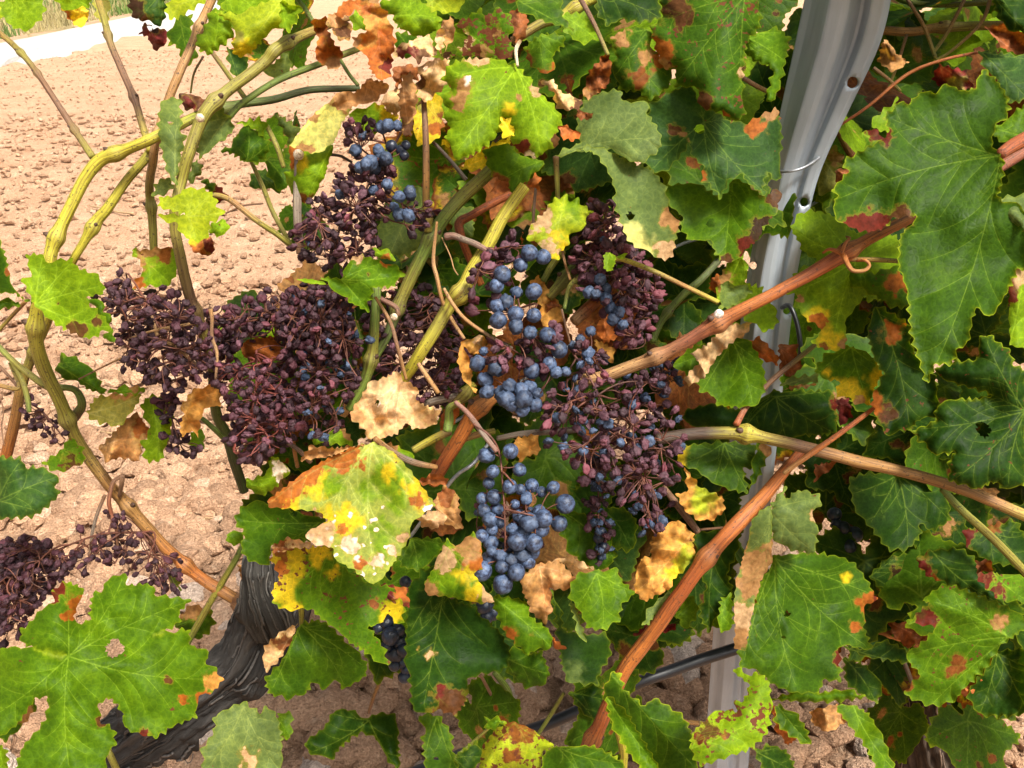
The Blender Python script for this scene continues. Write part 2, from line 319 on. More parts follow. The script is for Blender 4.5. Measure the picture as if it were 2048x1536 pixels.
# clods and stones
def clod_mesh(seed, n=3, flat=0.72):
    V, T = ico(n); r = np.random.default_rng(seed); s = np.array([1, r.uniform(0.7, 1.0), r.uniform(0.5, flat)])
    d = 0.55 + 0.85 * fbm(V * 1.35 + seed * 7.7, seed, 3) + 0.30 * (fbm(V * 3.4 + seed, seed + 5, 2) - 0.5) + 0.42 * (fbm(V * 7.5 + seed, seed + 9, 2) - 0.5)
    for k in range(13):                                    # broken faces
        nrm = r.normal(size=3); nrm /= np.linalg.norm(nrm); q = V @ nrm * d; lim = r.uniform(0.38, 0.72); d = np.where(q > lim, d * (lim / np.maximum(q, 1e-3)) ** 0.85, d)
    d = d + 0.07 * (fbm(V * 9 + seed, seed + 13, 2) - 0.5) * 2
    return V * d[:, None] * s * 1.2, T
CL3 = [clod_mesh(20 + k) for k in range(14)]; CLM = [mesh('clod', v, t_, None, False) for v, t_ in [clod_mesh(20 + k, 3) for k in range(14)]]; CL = [clod_mesh(20 + k, 2) for k in range(14)]; CLS = [clod_mesh(60 + k, 1) for k in range(10)]
rg = np.random.default_rng(21); cand = []
for (x0, x1, y0, y1, n, s0, s1) in ((-1.1, 1.2, 0.75, 1.7, 11000, 0.0035, 0.048), (-2.0, 1.2, 1.5, 3.2, 9500, 0.004, 0.045), (-4.5, 0.6, 3.0, 7.5, 11000, 0.006, 0.04), (-9.0, 0.0, 6.5, 14.0, 8000, 0.008, 0.026), (-1.3, 0.3, 1.2, 2.7, 2600, 0.008, 0.045)):
    s = s0 + (s1 - s0) * rg.uniform(0, 1, n) ** 4.2; cand.append(np.stack([rg.uniform(x0, x1, n), rg.uniform(y0, y1, n), s, s / np.sqrt(1)], -1))
cand = np.vstack(cand); big = [(G(*q)[0], G(*q)[1], r_) for q, r_ in (((412, 1012), 0.042), ((1170, 1395), 0.055), ((690, 1350), 0.06), ((1010, 1400), 0.04), ((600, 1430), 0.06), ((1770, 1432), 0.05), ((260, 545), 0.06), ((330, 640), 0.04), ((830, 1360), 0.05), ((700, 1510), 0.075), ((910, 1380), 0.04), ((760, 1400), 0.05))]
dist = np.hypot(cand[:, 0], cand[:, 1]); px = cand[:, 2] / np.hypot(dist, CAM_H)
u_ = cand[:, 0] / (cand[:, 1] * math.cos(PITCH) + CAM_H * math.sin(PITCH)) * F + 1024
vis = (u_ > -20) & (u_ < 2060); order = np.argsort(-np.where(vis, px, 0)); zz = ground_z(cand[:, 0], cand[:, 1])
first = set(order[:280].tolist()); Jc = Join()
def clod(x, y, s, k):
    o = obj('clod', CLM[k % 14], M_CLOD, soil); z = ground_z(np.array([x]), np.array([y]))[0]
    o.location = (x, y, z + s * 0.38); o.scale = (s, s, s); o.rotation_euler = (random.uniform(-0.3, 0.3), random.uniform(-0.3, 0.3), random.uniform(0, 6.28)); return o
for k, (x, y, s) in enumerate(big): clod(x, y, s, k)
for k in order[:280]: clod(cand[k, 0], cand[k, 1], cand[k, 2] * 1.1, int(k))
for k in range(len(cand)):
    if k in first: continue
    v, t_ = CLS[k % 10] if cand[k, 2] < 0.02 or dist[k] > 3 else CL[k % 14]; an = rg.uniform(0, 6.28); c_, s_ = math.cos(an), math.sin(an)
    Jc.add((v @ np.array([[c_, s_, 0], [-s_, c_, 0], [0, 0, 1]])) * cand[k, 2] + [cand[k, 0], cand[k, 1], zz[k] + cand[k, 2] * 0.36], t_, np.tile(np.append(np.array([1, 1, 1]) * rg.uniform(0.72, 1.2) if rg.uniform() > 0.06 else np.array([1.25, 1.4, 1.55]), 1), (len(v), 1)))
cm = obj('clod_crumbs', Jc.mesh('clod_crumbs', False), M_CRUMB, soil); tag(cm, kind='stuff')
# ---------------------------------------------------------------- vines (the things) 
def empty(name, loc, label, cat, group=None):
    o = bpy.data.objects.new(name, None); COL.objects.link(o); o.location = loc; o.empty_display_size = 0.05
    bpy.context.view_layer.update(); return tag(o, label, cat, group)
def put(o, parent):                                        # parent without moving
    o.parent = parent; o.matrix_parent_inverse = Matrix.Translation(parent.location).inverted(); return o
VINE1 = empty('grapevine', (-0.75, 0.9, 0), 'old grapevine with a black gnarled arm, arching olive canes and many mottled leaves', 'grapevine', 'vines along the trellis row')
VINE2 = empty('grapevine', (0.58, 0.95, 0), 'grapevine beside the steel post with dense dark leaves and orange-red canes', 'grapevine', 'vines along the trellis row')
def vine(x): return VINE1 if x < 1330 else VINE2

# ---------------------------------------------------------------- leaves
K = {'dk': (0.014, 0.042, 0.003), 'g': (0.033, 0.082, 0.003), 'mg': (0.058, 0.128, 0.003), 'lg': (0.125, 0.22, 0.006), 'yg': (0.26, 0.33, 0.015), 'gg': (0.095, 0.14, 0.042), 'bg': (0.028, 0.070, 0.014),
     'y': (0.54, 0.39, 0.015), 'py': (0.52, 0.50, 0.17), 'tan': (0.31, 0.16, 0.062), 'pt': (0.43, 0.275, 0.145), 'gold': (0.42, 0.205, 0.045), 'or': (0.30, 0.085, 0.014), 'ob': (0.18, 0.055, 0.014), 'br': (0.08, 0.030, 0.012), 'db': (0.035, 0.014, 0.009),
     'rd': (0.10, 0.010, 0.009), 'wh': (0.72, 0.62, 0.53), 'ol': (0.20, 0.19, 0.045), 'mo': (0.22, 0.26, 0.05), 'pk': (0.50, 0.35, 0.24)}
def pip(poly, q):
    x, y = q[:, 0], q[:, 1]; r = np.zeros(len(q), bool); a = poly; b = np.roll(poly, -1, 0)
    for (x0, y0), (x1, y1) in zip(a, b):
        if y0 == y1: continue
        c = ((y0 > y) != (y1 > y)) & (x < (x1 - x0) * (y - y0) / (y1 - y0) + x0); r ^= c
    return r
def segdist(q, A, B):
    """distance of points q to the nearest of the segments A-B"""
    if len(A) == 0: return np.full(len(q), 1e6)
    out = np.full(len(q), 1e9); d = B - A; L2 = (d ** 2).sum(1) + 1e-9
    for s in range(0, len(q), 1500):
        qq = q[s:s + 1500, None, :]; t = np.clip(((qq - A) * d).sum(-1) / L2, 0, 1); e = qq - (A + t[..., None] * d); out[s:s + 1500] = np.sqrt((e ** 2).sum(-1).min(1))
    return out
def ring(poly, step):
    n = np.roll(poly, -1, 0); out = []
    for p_, q in zip(poly, n):
        k = max(1, int(np.hypot(*(q - p_)) / step)); t = np.linspace(0, 1, k, endpoint=False)[:, None]; out.append(p_ + (q - p_) * t)
    return np.vstack(out)
def leaf_2d(out, base, tips, rng, res, serr, tooth, vw, holes=()):
    """outline (pixels) -> 2-D mesh with teeth, veins and an inner rim; returns points, triangles, vein weight, vein distance, edge distance"""
    area = 0.5 * np.sum(out[:, 0] * np.roll(out[:, 1], -1) - np.roll(out[:, 0], -1) * out[:, 1])
    if area < 0: out = out[::-1]
    if serr > 0:                                           # soften corners, then cut teeth
        q = np.empty((2 * len(out), 2)); n = np.roll(out, -1, 0); q[0::2] = 0.89 * out + 0.11 * n; q[1::2] = 0.11 * out + 0.89 * n; out2 = q
    else: out2 = out
    r = ring(out2, 2.6 if res < 8 else 3.6); L = np.hypot(*(np.roll(r, -1, 0) - r).T); s = np.concatenate([[0], np.cumsum(L)[:-1]])
    tg = np.roll(r, -3, 0) - np.roll(r, 3, 0); tg /= np.linalg.norm(tg, axis=1)[:, None] + 1e-9; nrm = np.stack([tg[:, 1], -tg[:, 0]], -1)
    if serr > 0:
        ph = s / tooth + 1.9 * (vn(v3(s / tooth * 0.45, s * 0 + rng.uniform(0, 90)), 3) - 0.5); fr = ph - np.floor(ph)
        saw = np.where(fr < 0.62, fr / 0.62, (1 - fr) / 0.38); amp = 0.25 + 1.5 * vn(v3(np.floor(ph) * 1.7, s * 0 + rng.uniform(0, 90)), 4)
        r = r + nrm * ((saw ** 1.25 - 0.4) * serr * amp)[:, None]
    else:
        e = -serr if serr < 0 else 2.0
        ph = s / 21 + 2.2 * vn(v3(s / 40, s * 0 + rng.uniform(0, 90)), 3); fr = ph - np.floor(ph)
        r = r + nrm * ((fbm(v3(r[:, 0] / 9, r[:, 1] / 9, rng.uniform(0, 99)), 6, 3) - 0.5) * 1.5 * e + (np.where(fr < 0.6, fr / 0.6, (1 - fr) / 0.4) - 0.5) * e * 1.1)[:, None]
    # veins
    A, B, Wd = [], [], []
    def vein(p0, p1, bend, wd):
        n = max(2, int(np.hypot(*(p1 - p0)) / 4.5)); t = np.linspace(0, 1, n)[:, None]; d = p1 - p0; c = p0 + d * t + np.array([-d[1], d[0]]) * bend * (t * (1 - t)) * 4; ok = pip(r, c); ok[:max(3, int(0.16 * n))] = True
        k = n if ok.all() else max(2, int(np.argmin(ok)))
        c = c[:k]; A.append(c[:-1]); B.append(c[1:]); Wd.append(np.linspace(wd, wd * 0.45, len(c) - 1)); return c
    for tp in tips:
        d = tp - base; Ln = np.hypot(*d); c = vein(base, base + d * 0.96, rng.uniform(-0.06, 0.06), vw)
        if len(c) < 4: continue
        ns = int(np.clip(Ln / 42, 2, 5))
        for k in range(ns):
            for sg in (-1, 1):
                t = (k + 0.6 + rng.uniform(-0.2, 0.2) + 0.22 * sg) / (ns + 0.4); ii = min(len(c) - 2, int(t * (len(c) - 1))); dd = c[ii + 1] - c[ii]; dd = dd / (np.hypot(*dd) + 1e-9)
                an = sg * math.radians(rng.uniform(36, 58)); dd = np.array([dd[0] * math.cos(an) - dd[1] * math.sin(an), dd[0] * math.sin(an) + dd[1] * math.cos(an)])
                vein(c[ii], c[ii] + dd * Ln * (0.16 + 0.34 * (1 - t)) * rng.uniform(0.75, 1.2), -sg * rng.uniform(0.03, 0.14), vw * 0.55)
    if A: A, B, Wd = np.vstack(A), np.vstack(B), np.concatenate(Wd)
    else: A, B, Wd = np.zeros((0, 2)), np.zeros((0, 2)), np.zeros(0)
    C_ = []
    if len(A):
        d = B - A; d /= np.linalg.norm(d, axis=1)[:, None] + 1e-9; nn = np.stack([-d[:, 1], d[:, 0]], -1); C_ = [A, A + nn * Wd[:, None], A - nn * Wd[:, None]]
    x0, y0 = r.min(0); x1, y1 = r.max(0); gx_ = np.arange(x0, x1, res); gy_ = np.arange(y0, y1, res * 0.87); GXX, GYY = np.meshgrid(gx_, gy_); GXX = GXX + (np.arange(len(gy_)) % 2)[:, None] * res / 2
    g = np.stack([GXX.ravel(), GYY.ravel()], -1) + rng.uniform(-0.15, 0.15, (GXX.size, 2)) * res; g = g[pip(r, g)]
    rA, rB = r, np.roll(r, -1, 0); ed = segdist(g, rA, rB); vd = segdist(g, A, B); g = g[(ed > res * 0.7) & (vd > 3.0)]
    inner = r - nrm * 2.6; inner = inner[pip(r, inner)]; inner = inner[segdist(inner, rA, rB) > 1.6]
    q = np.vstack([r, inner, g] + C_) if C_ else np.vstack([r, inner, g])
    if C_: k = len(r); m_ = np.ones(len(q), bool); m_[k + len(inner) + len(g):] = pip(r, q[k + len(inner) + len(g):]); q = q[m_]
    n = len(r); res_ = delaunay_2d_cdt([Vector(p_) for p_ in q], [(i_, (i_ + 1) % n) for i_ in range(n)], [list(range(n))], 1, 0.05)
    Vq = np.array([p_[:] for p_ in res_[0]]); Tq = np.array([f for f in res_[2] if len(f) == 3])
    cen = Vq[Tq].mean(1); keep = np.ones(len(Tq), bool)
    for (hx, hy, hr) in holes:
        dd = np.hypot(cen[:, 0] - hx, cen[:, 1] - hy) + (fbm(v3(cen[:, 0] / 9, cen[:, 1] / 9), 3) - 0.5) * hr * 0.9; keep &= dd > hr
    Tq = Tq[keep]; used = np.unique(Tq); mp_ = np.full(len(Vq), -1); mp_[used] = np.arange(len(used)); Vq = Vq[used]; Tq = mp_[Tq]
    a_ = Vq[Tq]; cr = (a_[:, 1, 0] - a_[:, 0, 0]) * (a_[:, 2, 1] - a_[:, 0, 1]) - (a_[:, 1, 1] - a_[:, 0, 1]) * (a_[:, 2, 0] - a_[:, 0, 0]); Tq[cr < 0] = Tq[cr < 0][:, ::-1]
    ed = segdist(Vq, rA, rB); vd = np.full(len(Vq), 1e6); vw_ = np.zeros(len(Vq))
    if len(A):
        d = B - A; L2 = (d ** 2).sum(1) + 1e-9
        for s_ in range(0, len(Vq), 1500):
            qq = Vq[s_:s_ + 1500, None, :]; t = np.clip(((qq - A) * d).sum(-1) / L2, 0, 1); e = np.sqrt(((qq - (A + t[..., None] * d)) ** 2).sum(-1)); kk = e.argmin(1)
            vd[s_:s_ + 1500] = e.min(1); vw_[s_:s_ + 1500] = np.clip(1 - e.min(1) / (Wd[kk] + 0.1), 0, 1) * (0.55 + 0.45 * np.clip(Wd[kk] / vw, 0, 1))
    return Vq, Tq, vw_, vd, ed
def leaf_colour(V, vwt, vd, ed, c0, blots, age, rim, spots, vcol, rng, scale=1.0):
    sd_ = rng.uniform(0, 500); n1 = fbm(v3(V[:, 0] / 45 / scale, V[:, 1] / 45 / scale, sd_), 1, 3)[:, None]; n2 = fbm(v3(V[:, 0] / 16 / scale, V[:, 1] / 16 / scale, sd_), 2, 3)
    base = np.array(K[c0]); c = base * (0.72 + 0.56 * n1); c = c + (np.array([0.05, 0.05, 0.0]) * np.clip(n1 - 0.55, 0, 1) * 2) * (base[1] / 0.2)
    inter = sm(2, 12, vd)[:, None]; c = c * (1.06 - 0.09 * inter)
    if rim: c = c + (np.array(K['yg']) * 0.9 - c) * ((1 - sm(0, 3.2, ed)) * rim)[:, None]
    c = c + (np.array(vcol) - c) * (vwt * 0.85)[:, None]
    bd = np.full(len(V), 3.0); bc = np.tile(np.array(K['ob']), (len(V), 1))
    if age > 0:
        bd = np.minimum(ed / (age * 30 * scale) + 0.25, 3.0); bc = np.where((bd > 0.62)[:, None], np.array(K['y']) * 0.8, np.array(K['ob']))
    for i_, (x, y, r, k) in enumerate(blots):
        dd = np.hypot(V[:, 0] - x, V[:, 1] - y) / max(r, 1); q_ = max(7.0, 0.75 * r); dd = dd + (fbm(v3(V[:, 0] / q_, V[:, 1] / q_, sd_ + x), 5, 3) - 0.5) * 2.0 + 0.22 * sm(6, 0, vd) - 0.25 * sm(14, 0, ed)
        if k in ('y', 'lg', 'yg', 'py', 'ol', 'gg'):          # yellowing fades in softly, scorch has ragged edges
            kc = np.array(K[k]) * (0.8 + 0.4 * n1); c = c + (kc - c) * ((1 - sm(0.55, 1.15, dd)) * 0.92)[:, None]; continue
        f = dd < bd; bd = np.where(f, dd, bd); bc = np.where(f[:, None], np.array(K[k]), bc)
    bc = bc + (np.array(vcol) * 0.8 - bc) * (vwt * 0.35)[:, None]
    return {'col': np.concatenate([np.clip(c, 0.004, 0.9), np.full((len(V), 1), spots)], 1), 'bcol': np.concatenate([bc, np.ones((len(V), 1))], 1), 'bd': bd}
NL = [0]
def leaf(crop, out, d, c='g', base=None, tips=None, blots='', gx=None, gy=None, wav=None, cup=0.0, curl=None, age=0.0, rim=0.42, spots=0.15, serr=7.0, tooth=23.0, res=6.5, dry=False, under=False, holes='', label=None, v=None, name='leaf'):
    NL[0] += 1; rng = np.random.default_rng(900 + NL[0]); o2 = pts(crop, out)[:, :2]; ox, oy, k = CROP[crop]
    cv = lambda s: (np.array([float(t) for t in s.split(',')[:2]]) / k + [ox, oy])
    b = cv(base) if base else o2[0] * 0.94 + o2.mean(0) * 0.06
    if tips: tp = pts(crop, tips)[:, :2]
    else:
        rr = ring(o2, 6); dd = np.hypot(*(rr - b).T); tp = []
        for i_ in np.argsort(-dd):
            if dd[i_] < 0.45 * dd.max() or len(tp) > 4: break
            a_ = math.atan2(*(rr[i_] - b)[::-1])
            if all(abs((a_ - math.atan2(*(q - b)[::-1]) + math.pi) % (2 * math.pi) - math.pi) > 0.62 for q in tp): tp.append(rr[i_])
        tp = np.array(tp)
    bl = [(*(cv(q)), float(q.split(',')[2]) / k, q.split(',')[3]) for q in blots.split()]; hl = [(*(cv(q)), float(q.split(',')[2]) / k) for q in holes.split()]
    if dry: serr = -5.0 if serr == 7.0 else serr
    V, T, vw_, vd, ed = leaf_2d(o2, b, tp, rng, res, serr, tooth, 2.4, hl)
    if c in ('dk', 'g', 'mg', 'bg', 'lg'): vc = np.array(K[c]) * 1.3 + [0.085, 0.11, 0.018]
    elif c in ('gg', 'yg', 'py'): vc = np.array(K[c]) * 0.8 + [0.12, 0.14, 0.04]
    else: vc = np.array(K[c]) * 1.45 + 0.05
    colr = leaf_colour(V, vw_, vd, ed, c, bl, age, 0 if dry else rim, spots, vc, rng)
    cup = rng.uniform(-0.12, 0.32) if cup == 0.0 and not dry else cup
    cx, cy = V.mean(0); X = (V[:, 0] - cx) * d / F; Y = (V[:, 1] - cy) * d / F
    gx = rng.uniform(-0.3, 0.3) if gx is None else gx; gy = rng.uniform(0.05, 0.45) if gy is None else gy
    wav = (0.028 if dry else 0.016) if wav is None else wav; curl = (rng.uniform(-0.024, 0.024) if dry else rng.uniform(-0.012, 0.014)) if curl is None else curl; sd_ = rng.uniform(0, 300)
    dz = gx * X - gy * Y + wav * 2 * (fbm(v3(X * 26, Y * 26, sd_), 3, 2) - 0.5)
    if dry:                                                # creases, as in crumpled paper
        for k_ in range(4):
            a_ = rng.uniform(0, math.pi); u_ = (X * math.cos(a_) + Y * math.sin(a_)) / rng.uniform(0.013, 0.03) + 1.2 * fbm(v3(X * 30, Y * 30, sd_ + k_), 19, 2); dz = dz + rng.uniform(0.0045, 0.010) * (np.abs(u_ - np.floor(u_) - 0.5) * 2)
    if dry: dz = dz + 0.008 * (np.abs(fbm(v3(X * 42, Y * 42, sd_), 13, 2) - 0.5) * 2) - 0.0035 * np.abs(fbm(v3(X * 130, Y * 130, sd_), 17, 2) - 0.5) * 2
    if len(tp):
        ax = tp[0] - b; ax = ax / (np.hypot(*ax) + 1e-9); pr = np.abs((V[:, 0] - b[0]) * -ax[1] + (V[:, 1] - b[1]) * ax[0]) * d / F; dz = dz + cup * pr
    dz = dz + curl * np.exp(-ed / (26.0 if dry else 16.0)) - 0.0008 * np.clip(vd, 0, 13) / 13 * (0 if len(tp) == 0 else 1)
    W_ = P(V[:, 0], V[:, 1], d + dz)
    if not under: T = T[:, ::-1]                           # upper face looks at the camera
    me = mesh('leaf', W_ - np.array((vn_ := (v or vine(cx))).location), T, dict(colr, lp=np.stack([X, Y, np.full_like(X, sd_)], -1)))
    me.materials.append(M_DRY if dry else M_LEAF)
    o = obj(name, me, None, vn_)
    if label: o['label'] = label
    return o

# ---------------------------------------------------------------- canes, petioles, tendrils
def cane(crop, p, cols='ol', name='cane', nodes='', v=None, sides=14, swell=1.45, label=None, d=None, rk=1.0, cut=False, parent=None):
    """p: 'x,y,depth,radius ...' (x, y, radius in the units of the enlarged view, depth in metres); cols: colour keys along it"""
    a = pts(crop, p); k = CROP[crop][2]
    a[:, 3] = a[:, 3] / k * rk * 0.93; q = crom(a, 4.0); C_ = P(q[:, 0], q[:, 1], q[:, 2]); R = q[:, 3] * q[:, 2] / F
    s = np.concatenate([[0], np.cumsum(np.linalg.norm(np.diff(C_, axis=0), axis=1))]); t = s / s[-1]
    rng = np.random.default_rng(int(abs(a[0, 0] * 13 + a[0, 1] * 7)) + 5)
    R = R * (1 + 0.05 * (fbm(v3(s * 60, s * 0, rng.uniform(0, 99)), 3) - 0.5)); nk = [float(z) for z in nodes.split()]; nw = np.zeros(len(s))
    for z in nk: g_ = np.exp(-((s - z * s[-1]) / (R.mean() * 1.3)) ** 2); nw = np.maximum(nw, g_)
    R = R * (1 + (swell - 1) * nw); wob = np.cumsum(rng.normal(0, 1, (len(s), 3)), 0)
    C_ = C_ + np.stack([(fbm(v3(s * 14, s * 0, 7 + i_), i_) - 0.5) for i_ in range(3)], -1) * R.mean() * 0.9
    V, T, ss, aa = tube(C_, R, sides); cl = [np.array(K2[z]) for z in cols.split()]
    tt = np.clip(ss / s[-1], 0, 1) * (len(cl) - 1); i0 = np.clip(tt.astype(int), 0, max(0, len(cl) - 2)); f = (tt - i0)[:, None]; cl = np.array(cl if len(cl) > 1 else cl * 2)
    f = np.clip(f + (fbm(v3(ss * 30, aa), 4) - 0.5)[:, None] * 0.5, 0, 1); c = cl[i0] * (1 - f) + cl[i0 + 1] * f
    nn = np.interp(ss, s, nw)[:, None]; c = c * (1 - 0.25 * nn) + np.array([0.16, 0.12, 0.05]) * 0.25 * nn
    if cut: e = (1 - sm(0, 0.003, ss))[:, None]; c = c * (1 - e) + np.array([0.62, 0.55, 0.45]) * e
    vn_ = v or vine(a[:, 0].mean()); rm = max(R.mean(), 0.001)
    sp = np.stack([ss * 20 + rng.uniform(0, 50), np.cos(aa) * 4.2, np.sin(aa) * 4.2], -1)
    me = mesh(name, V - np.array(vn_.location), T, {'col': np.concatenate([c, np.ones((len(c), 1))], 1), 'sp': sp}); me.materials.append(M_CANE)
    o = obj(name, me, None, vn_)
    if parent is not None: o.parent = parent
    if label: o['label'] = label
    for z in nk:                                           # the bud at each joint is a sub-part
        i_ = int(np.argmin(np.abs(s - z * s[-1]))); b_ = obj('bud', BUD, M_CANE, o); sgn = 1 if rng.uniform() > 0.5 else -1
        dv = np.array([sgn * 0.7, -0.3, 0.55]); dv /= np.linalg.norm(dv); b_.location = Vector(C_[i_] + dv * R[i_] * 0.75 - np.array(vn_.location)); b_.scale = (R[i_] * 0.36,) * 3
        b_.rotation_euler = Vector(dv).to_track_quat('Z', 'Y').to_euler()
    return o
K2 = {'ol': (0.20, 0.185, 0.028), 'yo': (0.33, 0.295, 0.026), 'gr': (0.10, 0.15, 0.022), 'dg': (0.045, 0.065, 0.018), 'tan': (0.27, 0.14, 0.042), 'pt': (0.36, 0.21, 0.09), 'or': (0.34, 0.11, 0.022), 'ro': (0.24, 0.06, 0.014), 'rp': (0.22, 0.075, 0.04), 'br': (0.16, 0.085, 0.045),
      'db': (0.045, 0.03, 0.02), 'gy': (0.17, 0.14, 0.11), 'wh': (0.5, 0.42, 0.3), 'pb': (0.20, 0.10, 0.075)}
_v, _t = ico(2); _v = _v * [1, 1, 1] + np.array([0, 0, 1]) * np.clip(_v[:, 2:], 0, 1) ** 2 * 0.9
BUD = mesh('bud', _v, _t, {'col': np.tile([0.06, 0.03, 0.016, 1], (len(_v), 1)), 'sp': _v}); BUD.materials.append(M_CANE)

# ---------------------------------------------------------------- grape bunches
def berry_mesh(kind, seed):
    V, T = ico(3); r = np.random.default_rng(seed)
    if kind == 'plump': d = 1 + 0.16 * (fbm(V * 1.2 + seed, seed, 2) - 0.5); s = [1, r.uniform(0.95, 1.03), r.uniform(0.96, 1.08)]
    elif kind == 'wrink':
        q = V * [3.2, 3.2, 1.2] + seed * 3; d = 1.05 - 0.62 * np.abs(fbm(q, seed, 3) - 0.5) * 2 + 0.3 * (fbm(V * 1.1 + seed, seed + 2, 2) - 0.5) - 0.10 * np.abs(fbm(V * 6 + seed, seed + 4, 2) - 0.5); s = [1, r.uniform(0.8, 1.0), r.uniform(0.95, 1.18)]
    else:
        q = V * [2.0, 2.0, 1.0] + seed * 5; d = 1.02 - 0.95 * np.abs(fbm(q, seed, 2) - 0.5) * 2 + 0.6 * (fbm(V * 1.2 + seed, seed + 2, 2) - 0.5) - 0.25 * np.abs(fbm(V * 4.5 + seed, seed + 4, 2) - 0.5); s = [1.05, r.uniform(0.5, 0.85), r.uniform(1.05, 1.45)]
    W_ = V * d[:, None] * s
    if kind == 'raisin': z = W_[:, 2]; W_[:, :2] *= (1 - 0.55 * sm(0.1, 1.3, z))[:, None]      # narrows to the stalk
    elif kind == 'plump': W_[:, 2] -= 0.10 * np.exp(-((V[:, 0] ** 2 + V[:, 1] ** 2) / 0.05)) * (V[:, 2] > 0)
    return mesh('grape', W_, T)
BM = {}
for kind, mt, n in (('plump', M_PLUMP, 7), ('wrink', M_WRINK, 6), ('raisin', M_RAIS, 7), ('maroon', M_RAISM, 7), ('black', M_SHADOW_DARK, 3), ('bluer', M_WRINK, 5)):
    BM[kind] = []
    for s in range(n):
        me = berry_mesh({'maroon': 'raisin', 'bluer': 'raisin', 'black': 'plump'}.get(kind, kind), s * 3 + {'plump': 1, 'wrink': 40, 'raisin': 80, 'maroon': 120, 'black': 160, 'bluer': 200}[kind]); me.materials.append(mt); BM[kind].append(me)
def bunch(label, axis, polys=(), n=0, d=0.6, spread=0.03, kinds='raisin', rad=(7.2, 11.0), hand=(), stalk=(0.085, 0.03, 0.018), group='grape bunches on the vines', seed=1, mind=8.5, rax=2.6):
    """axis 'crop|x,y,depth ...'; polys [(crop, outline)]; hand [(crop, 'x,y,r,kind ...', depth)]; rad in photograph pixels"""
    rng = np.random.default_rng(seed); cr, s_ = axis.split('|'); ax = pts(cr, s_); root = empty('grape_bunch', tuple(P(ax[0, 0], ax[0, 1], ax[0, 2])), label, 'grape bunch', group); RL = np.array(root.location)
    q = crom(ax, 5.0); AX = P(q[:, 0], q[:, 1], q[:, 2]); items = []
    for (c_, s2, dd) in hand:
        ox, oy, k = CROP[c_]
        for tk in s2.split():
            f = tk.split(','); kd = {'p': 'plump', 'w': 'wrink', 'b': 'black', 'm': 'maroon', 'r': 'raisin', 'u': 'bluer'}[f[3] if len(f) > 3 else 'p']
            dep = dd + rng.uniform(-0.007, 0.007) - (float(f[2]) / k - 12) * 0.0006; items.append((P(float(f[0]) / k + ox, float(f[1]) / k + oy, dep), float(f[2]) / k * dep / F * (1.2 if kd == 'wrink' else 1.12 if kd == 'bluer' else 1.07), kd))
    kk = kinds.split(); got = []
    P2 = [pts(c_, s2)[:, :2] for c_, s2 in polys]
    if n:
        ar = np.array([abs(0.5 * np.sum(p_[:, 0] * np.roll(p_[:, 1], -1) - np.roll(p_[:, 0], -1) * p_[:, 1])) for p_ in P2]); tries = 0
        while len(got) < n and tries < n * 40:
            tries += 1; p_ = P2[rng.choice(len(P2), p=ar / ar.sum())]; c = rng.uniform(p_.min(0), p_.max(0))
            if not pip(p_, c[None])[0]: continue
            dep = d + rng.uniform(-spread, spread); c = c + rng.normal(0, 9, 2)
            if any((c[0] - g[0]) ** 2 + (c[1] - g[1]) ** 2 + ((dep - g[2]) * 2200) ** 2 < mind ** 2 * 2.2 for g in got): continue
            got.append((c[0], c[1], dep)); r_ = rng.uniform(*rad); kd = kk[rng.integers(len(kk))]
            items.append((P(c[0], c[1], dep), r_ * dep / F, kd))
    pos = np.array([i_[0] for i_ in items]); nb = max(2, len(items) // 7); J_ = Join(); sc = np.array(stalk)
    V, T, ss, aa = tube(AX - RL, np.linspace(rax, rax * 0.4, len(AX)) * q[:, 2] / F, 7); J_.add(V, T, np.concatenate([sc * rng.uniform(0.7, 1.3, (len(V), 1)), np.ones((len(V), 1))], 1))
    def twig(a_, b_, r0, r1, sag):
        t = np.linspace(0, 1, 6)[:, None]; c = a_ + (b_ - a_) * t; c = c + (rng.normal(0, 1, 3) * sag * np.linalg.norm(b_ - a_))[None] * (t * (1 - t)) * 2; V, T, _, _ = tube(c - RL, np.linspace(r0, r1, 6), 5, False)
        J_.add(V, T, np.tile(np.append(sc * rng.uniform(0.6, 1.5), 1), (len(V), 1)))
    hub = pos[rng.choice(len(pos), nb, replace=False)]; hubs = []
    for h in hub:
        dd = np.linalg.norm(AX - h, axis=1); i_ = max(0, int(dd.argmin()) - int(rng.integers(0, 8))); b_ = AX[i_] + (h - AX[i_]) * 0.72 + rng.normal(0, 0.003, 3); hubs.append(b_); twig(AX[i_], b_, 0.0009, 0.0006, 0.25)
    hubs = np.array(hubs); anc = np.vstack([hubs, AX[::4]])
    for (p_, r_, kd) in items:
        dd = np.linalg.norm(anc - p_, axis=1); a_ = anc[dd.argmin()]; dv = a_ - p_; ln = np.linalg.norm(dv) + 1e-6; dv = dv / ln
        if kd in ('plump', 'wrink', 'black'): dv = dv + np.array([0, 0, 0.6]); dv /= np.linalg.norm(dv)
        twig(a_, p_ + dv * r_ * 0.95, 0.0004, 0.00045, 0.22)
        o = obj('grape', BM[kd][rng.integers(len(BM[kd]))], None, root); o.location = Vector(p_ - RL); o.scale = (r_, r_, r_); qd = Vector(dv + rng.normal(0, 0.18, 3)).to_track_quat('Z', 'Y'); o.rotation_mode = 'QUATERNION'
        o.rotation_quaternion = qd @ Matrix.Rotation(rng.uniform(0, 6.28), 3, 'Z').to_quaternion()
    o = obj('stalk', J_.mesh('stalk'), M_STALK, root); return root
